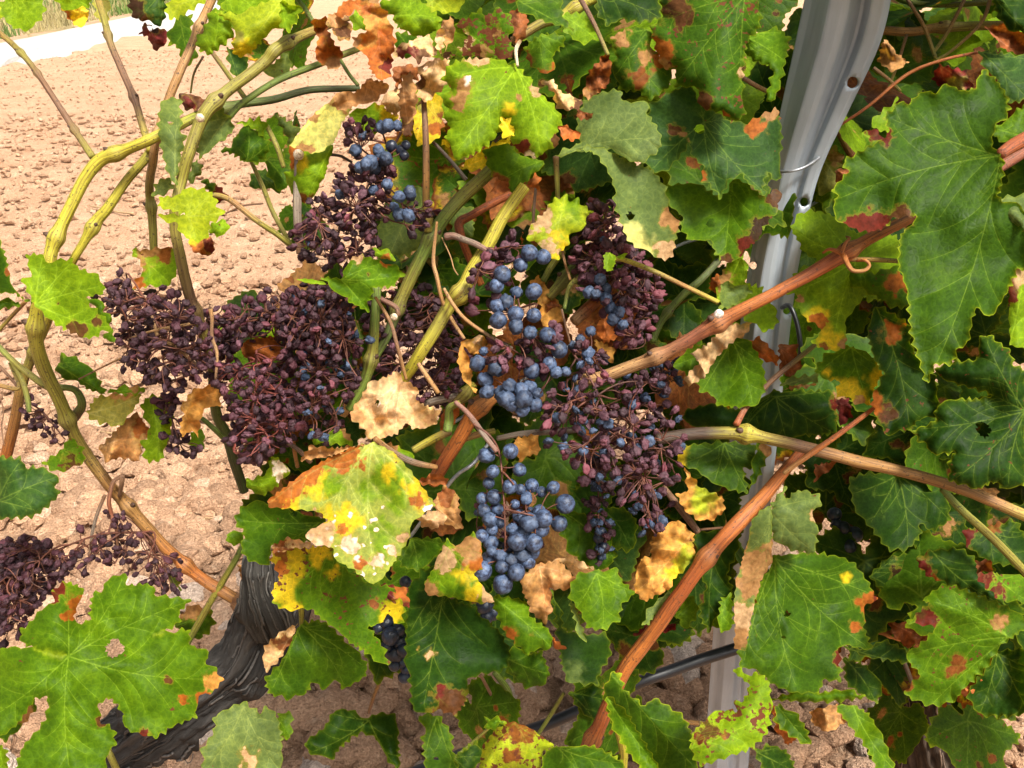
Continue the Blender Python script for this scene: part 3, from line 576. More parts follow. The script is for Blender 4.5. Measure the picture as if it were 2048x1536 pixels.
# ---------------------------------------------------------------- old wood
def trunk(name, rows, vn_, seed, cols, ridge=0.22, sides=110, nr=9, label=None, nf=60, knots=0):
    a = np.array(rows, float); q = crom(a, 5.0); C_ = P(q[:, 0], q[:, 1], q[:, 2]); R0 = q[:, 3] * q[:, 2] / F
    s = np.concatenate([[0], np.cumsum(np.linalg.norm(np.diff(C_, axis=0), axis=1))]); ang = np.linspace(0, 2 * math.pi, sides, endpoint=False)
    S_, A_ = np.meshgrid(s, ang, indexing='ij'); tw = A_ + S_ * 2.2
    p = np.stack([np.cos(tw) * nr * 0.32, np.sin(tw) * nr * 0.32, S_ * 7.0], -1).reshape(-1, 3)
    f1 = fbm(p * 0.6, seed, 2).reshape(S_.shape); f2 = np.abs(fbm(p * [2.6, 2.6, 0.55], seed + 3, 3) - 0.5).reshape(S_.shape) * 2; f3 = np.abs(fbm(p * [7.5, 7.5, 1.6], seed + 6, 3) - 0.5).reshape(S_.shape) * 2
    R = R0[:, None] * (0.86 + 0.8 * (f1 - 0.5) + ridge * 1.5 * f2 - ridge * 0.3 + ridge * 0.5 * f3)
    rk = np.random.default_rng(seed + 50)                  # knots and healed cuts
    for k in range(knots):
        s0, a0, w_ = rk.uniform(0.15, 0.95) * s[-1], rk.uniform(0, 6.28), rk.uniform(0.010, 0.02); da = (A_ - a0 + math.pi) % (2 * math.pi) - math.pi; q2 = ((S_ - s0) ** 2 + (da * R0[:, None]) ** 2) / w_ ** 2; R = R + R0[:, None] * (0.5 * np.exp(-q2) - 0.34 * np.exp(-q2 * 9))
    V, T, ss, aa = tube(C_, R, sides); tone = np.append((0.6 + 0.7 * f2 + 0.5 * (f1 - 0.5)).ravel(), [1, 1])[:, None]; c = np.array(cols)[None] * tone
    me = mesh(name, V - np.array(vn_.location), T, {'col': np.concatenate([np.clip(c, 0.003, 0.8), np.ones((len(c), 1))], 1), 'sp': np.stack([np.cos(aa + ss * 2.2) * 6, np.sin(aa + ss * 2.2) * 6, ss * 24], -1)}); me.materials.append(M_BARK)
    o = obj(name, me, None, vn_); rng = np.random.default_rng(seed); J_ = Join()
    for k in range(nf):                                    # loose fibres of bark
        i0 = rng.integers(0, max(1, len(s) - 14)); ln = rng.integers(8, 30); ii = np.arange(i0, min(len(s), i0 + ln)); j = rng.integers(sides); jj = (j + np.linspace(0, rng.uniform(-4, 4), len(ii))).astype(int) % sides
        c_ = V[ii * sides + jj]; out = c_ - C_[ii]; t = np.linspace(0, 1, len(ii))[:, None]; c_ = c_ + out * (0.03 + 0.22 * rng.uniform() * t ** 2)
        if len(ii) < 4: continue
        v_, t_, _, _ = tube(c_ - np.array(vn_.location), rng.uniform(0.0004, 0.0016), 4); J_.add(v_, t_, np.tile(np.append(np.array(cols) * rng.uniform(0.6, 2.0), 1), (len(v_), 1)))
    b = obj('bark_fibre', J_.mesh('bark_fibre'), M_STALK, o); tag(b, kind='stuff')
    if label: o['label'] = label
    return o
trunk('trunk', [(-190, 2080, 1.02, 62), (-80, 1820, 0.93, 66), (60, 1610, 0.84, 70), (220, 1500, 0.80, 72), (340, 1430, 0.78, 66), (440, 1370, 0.765, 58), (505, 1315, 0.755, 60), (535, 1260, 0.75, 64), (555, 1210, 0.745, 62), (560, 1165, 0.745, 46), (552, 1130, 0.745, 22)], VINE1, 3, (0.05, 0.046, 0.043), 0.3, nr=10, nf=120, knots=7, label='black fibrous old arm of the vine')
trunk('spur', [(548, 1260, 0.725, 44), (530, 1215, 0.71, 46), (517, 1180, 0.705, 34), (513, 1145, 0.705, 25), (514, 1112, 0.705, 18)], VINE1, 8, (0.06, 0.055, 0.049), 0.22, 90, 9, None, 24, 5)
trunk('trunk', [(1870, 1770, 1.14, 72), (1865, 1640, 1.06, 76), (1860, 1540, 1.01, 80), (1850, 1460, 0.98, 70), (1842, 1390, 0.96, 62), (1830, 1300, 0.94, 58), (1790, 1220, 0.90, 40)], VINE2, 12, (0.10, 0.07, 0.05), 0.32, label='shaggy brown trunk')

# ---------------------------------------------------------------- steel post, wires, hose
POST_D = 0.72
def post_depth(y): return POST_D / (math.cos(PITCH) - (y - 768) / F * math.sin(PITCH))
sec = np.array([(-140, 1640, 1800), (0, 1610, 1780), (62, 1597, 1768), (108, 1587, 1751), (174, 1572, 1718), (257, 1554, 1678), (331, 1539, 1641), (406, 1524, 1620), (476, 1509, 1606), (534, 1498, 1594), (613, 1485, 1584), (700, 1475, 1574), (800, 1466, 1562), (1000, 1448, 1540), (1200, 1431, 1520), (1400, 1417, 1506), (1740, 1395, 1480)], float)
prof_u = np.array([0, 0.10, 0.17, 0.24, 0.30, 0.44, 0.52, 0.60, 0.66, 0.72, 0.80, 0.93, 1.0]); prof_v = np.array([0.020, 0.016, 0.010, 0.002, -0.004, -0.005, -0.004, 0.004, 0.0065, 0.006, -0.001, -0.002, 0.001])
def post_sheet():
    H = [(1705, 165, 12.5), (1608, 404, 10), (1507, 531, 8.5), (1574, 622, 8), (1650, -40, 9)]; ys = sec[:, 0]
    L = lambda y: np.interp(y, ys, sec[:, 1]); R = lambda y: np.interp(y, ys, sec[:, 2])
    # smooth the traced silhouette
    yy = np.arange(-140, 1741, 4.0); ker = np.ones(25) / 25; Ls = np.convolve(np.pad(L(yy), 12, 'edge'), ker, 'valid'); Rs = np.convolve(np.pad(R(yy), 12, 'edge'), ker, 'valid')
    L = lambda y: np.interp(y, yy, Ls); R = lambda y: np.interp(y, yy, Rs)
    q = [[0, -140], [1, -140], [1, 1740], [0, 1740]]; bnd = []
    for y in yy: bnd.append((0.0, y))
    left = bnd; right = [(1.0, y) for y in yy[::-1]]; topb = [(u, -140.0) for u in np.linspace(1, 0, 14)[1:-1]]; bot = [(u, 1740.0) for u in np.linspace(0, 1, 14)[1:-1]]
    loop = np.array(left + bot + right + topb); loops = [loop * [150, 1]]
    for (hx, hy, hr) in H:
        a = np.linspace(0, 6.283, 22, endpoint=False); x = hx + hr * np.cos(a); y = hy + hr * 0.95 * np.sin(a); loops.append(np.stack([(x - L(y)) / (R(y) - L(y)) * 150, y], -1))
    uu, y2 = np.meshgrid(np.unique(np.concatenate([prof_u, np.linspace(0.02, 0.98, 49)]))[1:-1], yy[1:-1:2]); g = np.stack([uu.ravel() * 150, y2.ravel()], -1)
    for lp_ in loops[1:]: g = g[~pip(lp_, g) & (np.hypot(*(g - lp_.mean(0)).T) > 15)]
    allp = np.vstack(loops + [g]); ed = []; k = 0
    for lp_ in loops: n = len(lp_); ed += [(k + i_, k + (i_ + 1) % n) for i_ in range(n)]; k += n
    r = delaunay_2d_cdt([Vector(p_) for p_ in allp], ed, [], 0, 0.01); Vq = np.array([p_[:] for p_ in r[0]]); Tq = np.array([f for f in r[2] if len(f) == 3]); cen = Vq[Tq].mean(1)
    keep = (cen[:, 0] > 0) & (cen[:, 0] < 150)
    for lp_ in loops[1:]: keep &= ~pip(lp_, cen)
    Tq = Tq[keep]; u = Vq[:, 0] / 150; y = Vq[:, 1]; x = L(y) + u * (R(y) - L(y)); flare = 0.8 + 0.5 * sm(420, 60, y)
    from_u = np.convolve(np.pad(np.interp(np.linspace(0, 1, 201), prof_u, prof_v), 2, 'edge'), np.ones(5) / 5, 'valid'); dz = np.interp(u, np.linspace(0, 1, 201), from_u) * flare - 0.012 * sm(420, 0, y) * u
    return P(x, y, post_depth(y) + dz), Tq
pv, pt_ = post_sheet(); ploc = (P(1440, 1720, post_depth(1706))[0], POST_D, 0)
POST = empty('steel_post', (float(ploc[0]), POST_D, 0.0), 'bent galvanised steel trellis post with punched holes', 'post')
ch = obj('channel', mesh('channel', pv - np.array(POST.location), pt_), M_STEEL, POST)
ch.data.set_sharp_from_angle(angle=math.radians(9))
so = ch.modifiers.new('thickness', 'SOLIDIFY'); so.thickness = 0.0022; so.offset = 0
def wire(name, crop, p, rad, parent=None, m=M_WIRE, label=None, cat='wire', sides=8):
    a = pts(crop, p); q = crom(a, 5.0); C_ = P(q[:, 0], q[:, 1], q[:, 2]); loc = np.array(parent.location) if parent else C_[len(C_) // 2]
    V, T, _, _ = tube(C_ - loc, rad, sides); o = obj(name, mesh(name, V, T), m, parent)
    if not parent: o.location = Vector(loc); tag(o, label, cat)
    return o
wire('wire_tie', 'Z', '1548,338,0.74 1556,342,0.708 1575,343,0.696 1600,338,0.694 1625,325,0.698 1645,308,0.708 1656,293,0.72 1654,286,0.735', 0.0013, POST)
wire('trellis_wire', 'Z', '1750,300,0.90 1640,400,0.86 1500,455,0.84 1350,495,0.79 1260,590,0.735 1180,660,0.73 1000,790,0.72 700,960,0.72', 0.0016, None, M_WIRE, 'grey trellis wire slanting behind the shrivelled bunches left of the post')
wire('trellis_wire', 'H', '840,560,0.70 1000,340,0.66 1060,270,0.655 1130,220,0.655 1200,130,0.67', 0.0016, None, M_WIRE, 'short twisted grey wire beside the lower blue bunch')
wire('drip_hose', 'Z', '560,1640,0.93 800,1555,0.90 1000,1480,0.88 1107,1443,0.865 1260,1372,0.86 1340,1342,0.865 1425,1312,0.87 1600,1258,0.89 1740,1212,0.91 1850,1178,0.94 2100,1100,1.0', 0.0066, None, M_HOSE, 'black plastic drip irrigation hose running low under the vines', 'hose', 16)
wire('hose_clip', 'F', '880,520,0.76 915,510,0.74 950,590,0.735 968,700,0.735 965,760,0.74', 0.0022, None, M_HOSE, 'thin black plastic hook hanging on the steel post', 'hook')

# ---------------------------------------------------------------- canes
cane('A', '2100,525,0.66,17 2048,525,0.66,20 1800,525,0.66,22 1600,575,0.65,24 1400,605,0.64,26 1200,660,0.63,30 1100,700,0.62,32 900,800,0.60,34 700,880,0.60,36 590,930,0.60,40 500,1050,0.60,36 400,1250,0.60,36 320,1430,0.60,38 290,1536,0.60,40 250,1700,0.605,40 215,1830,0.61,40 210,1990,0.62,42 260,2160,0.64,42 340,2330,0.66,40 420,2520,0.68,38 490,2640,0.69,37 620,2820,0.70,36 715,2930,0.71,36 950,3190,0.73,36 1180,3380,0.745,36 1420,3530,0.755,38', 'dg dg gr yo yo yo yo ol ol tan tan or tan', nodes='0.16 0.30 0.415 0.52 0.66 0.8 0.91', label='long arching cane, green above and orange-tan where it joins the old arm')
cane('A', '900,850,0.625,26 860,920,0.625,28 720,1080,0.625,28 620,1220,0.625,32 560,1290,0.625,34 480,1430,0.625,26 420,1536,0.63,26 330,1750,0.66,27 200,2060,0.70,28 130,2270,0.72,30 80,2500,0.74,32 20,2710,0.76,34 -60,2950,0.78,34', 'ol yo yo yo ol tan or or', nodes='0.19 0.55', label='yellow-olive cane parallel to the arching one')
cane('A', '-80,140,0.62,17 0,200,0.62,17 90,275,0.62,18 190,390,0.615,18 320,580,0.61,18 440,760,0.61,20 545,915,0.605,22', 'tan ol br br ol', nodes='0.25 0.42 0.8')
cane('A', '545,-80,0.66,20 600,80,0.65,20 640,240,0.64,21 700,380,0.635,21 790,580,0.63,22 840,740,0.625,22 885,880,0.62,24', 'tan ol br br yo', nodes='0.33 0.7')
cane('A', '1265,-60,0.63,26 1230,20,0.63,26 1160,170,0.63,26 1060,390,0.625,26 985,580,0.62,26 920,800,0.615,26 895,960,0.63,26 875,1100,0.66,26 890,1250,0.67,26 905,1450,0.68,24 900,1640,0.70,24', 'tan pt tan pt ol ol ol', nodes='0.12 0.46 0.75')
cane('A', '2300,40,0.66,28 2048,90,0.65,28 1830,175,0.62,28 1690,240,0.60,32 1610,290,0.59,40 1560,350,0.59,35 1420,460,0.585,35 1290,560,0.58,36 1210,640,0.575,42 1160,740,0.575,38 1110,900,0.575,36 1070,1050,0.58,34 1035,1200,0.58,34 1030,1330,0.585,32 1050,1450,0.59,33 1085,1620,0.60,34 1125,1770,0.61,34 1190,1950,0.625,34 1235,2100,0.645,30 1260,2400,0.70,32 1330,2560,0.72,34 1370,2700,0.73,32 1430,2880,0.75,30', 'br tan ol ol ol ol br ol gr dg dg', nodes='0.20 0.33 0.62', cut=False, label='ridged grey-olive cane crossing in front of the arching cane')
cane('A', '1340,690,0.60,19 1400,620,0.60,20 1480,560,0.60,20 1640,460,0.605,20 1870,370,0.615,20 2100,280,0.63,20', 'gr gr gr ol', nodes='')
cane('A', '1225,290,0.66,15 1330,430,0.655,15 1430,570,0.65,17', 'br ol ol')
cane('A', '1190,330,0.66,7 1135,430,0.66,7 1115,545,0.66,6', 'br ol', name='petiole')
cane('A', '1200,1160,0.60,14 1260,1145,0.60,16 1350,1175,0.605,18 1500,1290,0.61,18 1620,1370,0.62,18 1720,1450,0.63,20', 'ol tan ol ol')
cane('A', '1460,930,0.66,12 1540,1100,0.665,15 1600,1250,0.67,15 1700,1430,0.67,15', 'ol ol ol')
cane('A', '1320,1250,0.64,5 1420,1205,0.645,6 1540,1190,0.65,6', 'br br', name='petiole')
cane('A', '1747,900,0.60,30 1745,960,0.60,26 1740,1100,0.60,26 1738,1300,0.60,26 1755,1480,0.605,26', 'gy gy gy br', nodes='0.5', cut=True, swell=1.1, label='dark dead stick with a pale cut end')
cane('A', '1780,935,0.602,10 1850,910,0.605,9 1980,910,0.61,9 2060,950,0.615,8', 'db db db', name='tendril')
cane('A', '1560,740,0.64,15 1620,860,0.64,16 1660,980,0.645,15', 'ol ol')
cane('B', '720,560,0.575,16 735,800,0.575,20 735,1000,0.58,22 735,1180,0.59,24 750,1350,0.60,28', 'br br tan ol', label='brown upright shoot', nodes='0.9')
cane('B', '1150,960,0.60,42 1120,1000,0.60,42 950,1150,0.60,42 860,1240,0.60,42 775,1360,0.605,42 690,1530,0.61,40 600,1730,0.615,38 550,1860,0.62,34 500,1990,0.62,26 440,2090,0.62,26', 'gr ol gr gr ol dg gr', nodes='0.42 0.76', label='thick green shoot behind the upper bunch')
cane('B', '1310,1100,0.575,38 1200,1250,0.575,40 1100,1420,0.575,42 1000,1570,0.575,42 950,1690,0.575,50 880,1770,0.578,44 800,1910,0.58,42 700,2070,0.585,40 600,2230,0.60,36', 'yo yo yo yo ol yo yo', nodes='0.52', label='thick speckled yellow-green shoot in the middle')
cane('E', '445,520,0.60,30 440,650,0.60,30 430,800,0.605,32 410,930,0.61,36 365,1070,0.615,34 290,1220,0.62,32', 'gr gr ol gr gr', nodes='0.56')
cane('B', '1250,1140,0.64,24 1150,1180,0.64,25 1000,1260,0.64,26 930,1300,0.64,30 940,1380,0.64,26 985,1500,0.65,24 1060,1660,0.66,22', 'ro ro ro or', label='rusty bent cane')
cane('E', '800,130,0.565,8 780,350,0.57,12 800,450,0.57,13 835,600,0.575,13 900,720,0.58,12 960,810,0.58,10', 'tan pt tan pt')
cane('E', '840,520,0.563,10 900,620,0.563,12 970,700,0.563,12 1100,790,0.565,11 1240,865,0.57,9', 'pt tan gy', name='tendril')
cane('E', '440,570,0.575,10 530,720,0.575,12 570,860,0.575,12 620,1050,0.58,10', 'tan br tan', name='petiole')
cane('E', '470,580,0.59,14 560,630,0.59,16 575,680,0.59,14', 'pb br')
cane('F', '-120,880,0.60,30 0,860,0.595,32 150,800,0.585,33 300,735,0.575,33 450,655,0.565,34 560,590,0.56,40 750,490,0.55,33 950,390,0.545,33 1150,275,0.54,40 1270,205,0.54,32 1390,140,0.545,31 1600,30,0.56,30 1800,-90,0.57,30 2070,-250,0.565,30', 'pt pt rp or ro or or rp rp', nodes='0.17 0.305 0.57', label='long orange-brown cane slanting up in front of the post', v=VINE2)
cane('F', '270,1165,0.60,30 450,1130,0.60,32 640,1120,0.60,34 700,1125,0.60,40 780,1140,0.598,32 1000,1190,0.595,32 1250,1255,0.59,32 1500,1315,0.585,30 1750,1390,0.58,30 1900,1450,0.575,30 2150,1560,0.57,30', 'db db yo br tan tan tan tan yo', nodes='0.235', label='straw-brown cane running to the lower right edge', v=VINE2)
cane('J', '900,120,0.63,22 840,190,0.62,26 720,320,0.60,33 610,435,0.59,38 450,620,0.59,34 300,840,0.60,36 200,980,0.61,36 110,1110,0.62,36 0,1340,0.64,34 -80,1480,0.66,34 -200,1700,0.72,36 -420,2050,0.80,38', 'ro or ro or ro or or ro ro', nodes='0.21 0.53', label='thick shiny red-orange cane rising from the lower middle', v=VINE2)
cane('J', '820,220,0.585,10 950,125,0.582,14 1060,45,0.58,13 1200,-60,0.585,11 1240,-90,0.59,8', 'tan or ro or', v=VINE2)
cane('F', '655,1090,0.595,18 700,1010,0.60,15 760,940,0.605,15 860,840,0.61,14 1040,695,0.62,12', 'ro br br ol', v=VINE2)
cane('F', '70,290,0.56,12 110,290,0.56,13 250,340,0.56,13 400,410,0.56,12 570,492,0.56,13', 'yo ol tan yo', v=VINE2)
cane('F', '250,690,0.68,18 300,580,0.68,19 400,455,0.68,20 480,385,0.68,19 570,290,0.69,18', 'gr gr dg', v=VINE2, nodes='0.3')
cane('C', '1360,152,0.76,22 1500,155,0.76,22 1640,130,0.76,24 1930,118,0.76,22 2150,110,0.76,22', 'tan tan ol tan tan', nodes='0.38')
cane('C', '1130,580,0.80,26 1190,690,0.80,28 1250,800,0.80,28', 'ro tan ro')
for p_ in ('1470,-20,0.73,8 1560,120,0.73,9 1620,280,0.73,9', '1770,-20,0.74,9 1680,150,0.74,10 1610,250,0.74,9', '1890,-20,0.72,10 1840,110,0.72,9 1700,240,0.72,8 1620,290,0.72,8', '1320,330,0.74,9 1400,390,0.74,9 1450,440,0.74,8', '1480,170,0.75,8 1440,300,0.75,8 1390,430,0.75,7', '690,380,0.70,12 760,420,0.70,12 850,460,0.70,11'): cane('C', p_, 'br tan ol', name='petiole')
cane('C', '1170,600,0.70,7 1300,510,0.69,8 1480,360,0.68,9 1650,290,0.67,8 1830,250,0.67,7', 'ro or ro', name='tendril')
cane('C', '1380,-30,0.80,14 1560,20,0.80,14 1900,10,0.80,14', 'gr ol')
cane('B', '1240,250,0.64,28 1400,145,0.64,30 1500,110,0.64,30 1600,45,0.64,32 1760,-40,0.64,30', 'tan ol yo yo', nodes='0.7')
cane('B', '1620,-40,0.60,17 1720,140,0.595,14 1800,320,0.59,12', 'br br ol', name='petiole')
cane('B', '1272,390,0.556,9 1262,300,0.56,12 1285,240,0.585,13', 'wh wh tan', name='petiole')
cane('B', '1495,920,0.60,20 1500,1000,0.605,17 1510,1180,0.61,15', 'br ol ol', name='petiole')
cane('B', '765,820,0.63,10 880,940,0.63,12 970,1050,0.63,14', 'db db gy'); cane('B', '1385,1040,0.63,8 1370,1200,0.63,10 1362,1340,0.63,9', 'db br')
cane('B', '220,330,0.64,12 290,440,0.64,12 340,500,0.64,12', 'gr gr'); cane('B', '-60,-40,0.66,12 20,40,0.66,14 80,130,0.66,13', 'gr gr')
cane('D', '-40,830,0.66,16 60,930,0.66,18 160,1010,0.66,20 280,1090,0.665,22 400,1095,0.67,20 455,1125,0.675,22 478,1200,0.68,26 430,1270,0.69,34', 'gr ol ol gr br', nodes='0.55'); cane('D', '-40,800,0.62,12 60,690,0.615,12 150,590,0.60,12', 'ol tan', name='petiole')
cane('D', '-40,1080,0.66,14 110,1100,0.665,14 60,950,0.665,14', 'tan ol'); cane('D', '70,950,0.66,14 130,1060,0.66,16 160,1160,0.66,16 170,1240,0.66,14', 'ol ol gr'); cane('D', '-20,960,0.67,10 40,1020,0.67,9 100,1090,0.67,8', 'br br')
cane('D', '0,1150,0.64,4 20,1240,0.64,4 10,1330,0.64,4 25,1440,0.64,3', 'br br', name='tendril'); cane('D', '1230,640,0.585,14 1240,700,0.585,12 1240,800,0.585,11 1270,900,0.585,10 1260,1050,0.585,8', 'tan br pt br')
cane('D', '850,640,0.60,10 890,680,0.60,12 930,810,0.60,12 1010,850,0.60,13 1160,970,0.60,9', 'br pt tan br', name='tendril'); cane('D', '1010,850,0.598,8 1030,820,0.598,6', 'tan tan', name='tendril'); cane('D', '460,1050,0.63,5 700,930,0.625,6 900,860,0.62,6 1100,800,0.62,5', 'br tan br', name='tendril'); cane('D', '760,810,0.595,6 920,760,0.59,9 1140,720,0.585,10', 'br pt pt', name='tendril')
cane('D', '1180,1280,0.65,14 1250,1340,0.65,17 1340,1420,0.66,18', 'gr gr'); cane('D', '1640,1400,0.62,14 1740,1460,0.62,15 1820,1536,0.625,15', 'db br'); cane('D', '1700,1280,0.66,12 1720,1450,0.66,13 1740,1560,0.67,13', 'or tan'); cane('D', '1890,560,0.62,18 1900,760,0.62,19 1890,880,0.625,18', 'gr gr dg')
cane('G', '1090,540,0.74,16 1040,630,0.74,15 990,710,0.745,16 940,790,0.75,16 880,900,0.76,16 820,1010,0.77,15', 'gr ol ol gr'); cane('G', '545,225,0.69,14 545,260,0.69,11 535,320,0.70,9', 'br br', name='tendril'); cane('G', '535,235,0.688,9 505,260,0.685,10 488,340,0.685,10 500,400,0.69,9 520,470,0.69,8 525,560,0.69,6', 'br rp br', name='tendril'); cane('G', '470,315,0.69,8 435,400,0.69,8 410,500,0.69,7 400,620,0.69,6', 'br gy br', name='tendril')
cane('G', '480,1450,0.60,14 500,1500,0.60,15 540,1580,0.61,15', 'ol ol', name='petiole')
cane('E', '1190,1130,0.585,40 1120,1160,0.585,46 1030,1230,0.59,48 930,1380,0.60,46 840,1520,0.61,44 780,1640,0.63,40', 'tan or or ro or', nodes='0.2', label='short orange-brown woody cane below the blue bunch'); cane('E', '1800,540,0.63,36 1740,590,0.63,38 1680,640,0.625,40 1600,710,0.62,36', 'ro or ro pt', cut=False); cane('E', '1010,1080,0.60,30 960,1150,0.60,32 880,1210,0.60,22', 'yo ol br', nodes='0.4'); cane('E', '860,1360,0.585,30 870,1290,0.585,30 875,1220,0.58,26 930,1190,0.575,20', 'gr gr gr ol'); cane('E', '660,1470,0.62,24 780,1400,0.62,26 880,1350,0.62,28', 'ol yo br'); cane('E', '730,1195,0.63,22 850,1165,0.63,24 1000,1130,0.63,22', 'gy gy gy', label='short piece of weathered grey cane')
cane('E', '1150,1400,0.64,16 1300,1370,0.64,20 1500,1350,0.64,22 1650,1340,0.64,18', 'gy gy db'); cane('E', '920,1420,0.63,18 1020,1380,0.63,22 1140,1350,0.63,18', 'ol tan ol')
cane('E', '1450,580,0.63,30 1530,490,0.63,36 1610,390,0.635,36 1680,290,0.64,32', 'ol gr ol', nodes='0.4'); cane('E', '1545,640,0.60,12 1580,500,0.60,14 1660,440,0.60,14 1790,360,0.60,14', 'gr ol gr', nodes='0.5'); cane('E', '1420,480,0.64,20 1470,390,0.64,22 1540,300,0.645,20', 'gr yo'); cane('E', '1580,470,0.60,9 1545,350,0.60,9 1530,260,0.60,8', 'tan br', name='petiole')
cane('E', '850,220,0.578,24 900,215,0.575,22 960,235,0.57,20 1030,260,0.567,20 1110,305,0.565,18', 'pb gy pb', label='stalk of the middle bunch', name='stalk'); cane('E', '905,1185,0.57,14 960,1230,0.568,16 1010,1285,0.565,18 1080,1380,0.56,17 1150,1470,0.558,16', 'pb pb gy pb', name='stalk'); cane('E', '690,960,0.575,14 760,1060,0.575,16 810,1130,0.575,14', 'pt tan', name='petiole')
cane('E', '1530,640,0.60,7 1560,760,0.60,7 1600,900,0.60,6', 'br br', name='tendril'); cane('E', '1210,270,0.60,3 1240,360,0.60,4 1235,420,0.60,3', 'pt pt', name='tendril'); cane('E', '830,220,0.58,4 880,330,0.58,4 900,400,0.58,4 925,440,0.58,4', 'pt pt', name='tendril')
cane('J', '1530,290,0.60,16 1600,365,0.60,19 1750,500,0.605,20 1899,650,0.61,20 1990,740,0.615,20', 'gr ol ol ol'); cane('J', '280,280,0.62,14 370,390,0.615,18 440,480,0.61,16', 'br br'); cane('J', '450,470,0.60,6 560,460,0.59,6', 'br br', name='petiole'); cane('J', '210,1312,0.80,11 320,1320,0.80,12 440,1335,0.80,11', 'tan tan'); cane('J', '80,1370,0.66,20 105,1470,0.67,22 90,1580,0.68,22', 'yo yo'); cane('J', '1650,1290,0.84,14 1700,1350,0.84,16 1690,1430,0.84,16 1640,1490,0.85,12', 'db db', name='tendril'); cane('J', '1810,580,0.66,12 1870,640,0.66,12', 'gr gr'); cane('J', '1360,1060,0.75,10 1400,1160,0.76,10', 'db db')
cane('I', '1470,1080,0.72,10 1540,970,0.71,12 1605,860,0.70,10', 'gr ol', name='petiole'); cane('I', '1180,770,0.70,9 1240,880,0.72,9 1300,1010,0.74,8', 'br br', name='petiole'); cane('I', '1250,760,0.72,16 1320,850,0.73,20 1335,940,0.74,18 1360,1030,0.75,16', 'gr gr gr'); cane('I', '710,700,0.70,10 640,860,0.71,10 605,960,0.72,9', 'br tan br', name='petiole'); cane('I', '1040,1200,0.72,9 1120,1130,0.72,9 1220,1040,0.71,8', 'gr ol', name='petiole'); cane('I', '255,400,0.60,14 262,450,0.60,15 262,520,0.605,12', 'yo ol', name='petiole')
cane('H', '680,110,0.535,14 760,170,0.545,16 860,215,0.56,16 960,235,0.575,12', 'tan gy tan', name='petiole'); cane('Z', '2060,276,0.525,16 2025,292,0.512,15 1998,308,0.505,12', 'rp ro ro', name='petiole', v=VINE2)
# curling tendril on the long orange cane
th = np.linspace(0, 1, 26); tx = 1170 + 60 * th + 42 * np.sin(th * 9.0) * (1 - 0.2 * th); ty = 260 + 60 * th + 40 * np.cos(th * 9.0) * (0.4 + 0.6 * th)
cane('F', '1075,258,0.54,6 1110,240,0.535,9 1170,262,0.53,14 1190,300,0.525,13 1220,340,0.52,11 1275,340,0.52,10 1300,315,0.52,9 1280,290,0.52,8 1240,292,0.525,7', 'or or tan or', name='tendril', v=VINE2, label='orange curling tendril'); cane('F', '1165,260,0.528,10 1185,210,0.525,9 1205,185,0.525,7 1190,178,0.53,6', 'or tan', name='tendril', v=VINE2); cane('F', '1200,290,0.54,12 1320,290,0.535,13 1460,295,0.535,12', 'tan ol', name='petiole', v=VINE2)
# ---------------------------------------------------------------- leaves, upper left
L = leaf
L('A', '1200,-30 1210,0 1130,50 1050,100 1000,120 955,55 1000,10 1000,-40 1100,-80', 0.60, 'yg', spots=0.2)
L('A', '1240,320 1170,300 1140,240 1200,160 1230,60 1280,50 1350,110 1370,190 1330,250 1270,290', 0.605, 'lg')
L('A', '1050,80 1130,90 1120,190 1160,330 1110,380 1060,340 1040,270 985,260 985,180', 0.66, 'g', age=0.0)
L('A', '1640,-20 1720,-20 1750,100 1700,170 1600,160 1540,230 1480,300 1400,340 1360,300 1370,190 1340,120 1250,70 1400,80 1500,30', 0.60, 'yg', blots='1420,270,60,y 1400,220,30,ol', spots=0.3, base='1650,0')
L('A', '1330,-60 1640,-60 1600,40 1500,90 1400,90 1290,60', 0.64, 'lg'); L('A', '1640,0 1760,40 1740,120 1680,190 1640,150', 0.58, 'lg')
L('A', '1330,270 1370,300 1440,330 1460,380 1400,460 1360,440 1330,340', 0.67, 'bg'); L('A', '1680,300 1710,380 1690,430 1610,460 1570,440 1545,400 1600,370', 0.66, 'gg', spots=0.5)
L('A', '960,-60 970,0 965,100 940,160 870,120 800,120 760,60 750,-60', 0.56, 'bg', blots='790,70,60,db 830,120,40,br', rim=0, label='green leaf with a dark scorched edge hanging at the top')
L('A', '850,130 900,160 960,170 985,240 920,300 880,260 860,210 815,200', 0.555, 'rd', dry=True, blots='900,170,40,db', holes='875,165,14')
L('A', '60,-30 230,-30 270,60 200,160 130,180 60,150 0,80 0,20', 0.75, 'lg', spots=0.2); L('A', '530,60 490,150 450,160 400,110 350,40 450,20', 0.8, 'y', blots='400,90,50,or', dry=True); L('A', '310,-30 520,-40 530,40 440,50 350,40', 0.78, 'lg'); L('A', '-40,20 60,20 70,90 0,110', 0.8, 'yg'); L('A', '540,-20 640,0 630,130 570,120', 0.72, 'ol')
L('A', '1055,545 1110,550 1200,580 1215,620 1150,645 1080,640 1060,600', 0.60, 'br', dry=True, blots='1100,600,40,rd')
L('A', '1030,1090 980,1010 950,900 925,760 935,620 960,580 1050,570 1060,620 1060,780 1090,800 1050,950', 0.572, 'gg', gx=0.5, label='folded grey-green leaf hanging over the arching cane', holes='1000,720,14')
L('A', '1340,680 1375,750 1330,800 1250,860 1170,930 1150,880 1180,690 1290,630', 0.605, 'gg', spots=0.3, gx=-0.2); L('A', '1150,920 1190,1000 1110,1080 1090,1040', 0.61, 'gg'); L('A', '1030,1090 960,1140 900,1150 890,1140 920,1060 980,1035', 0.63, 'gg')
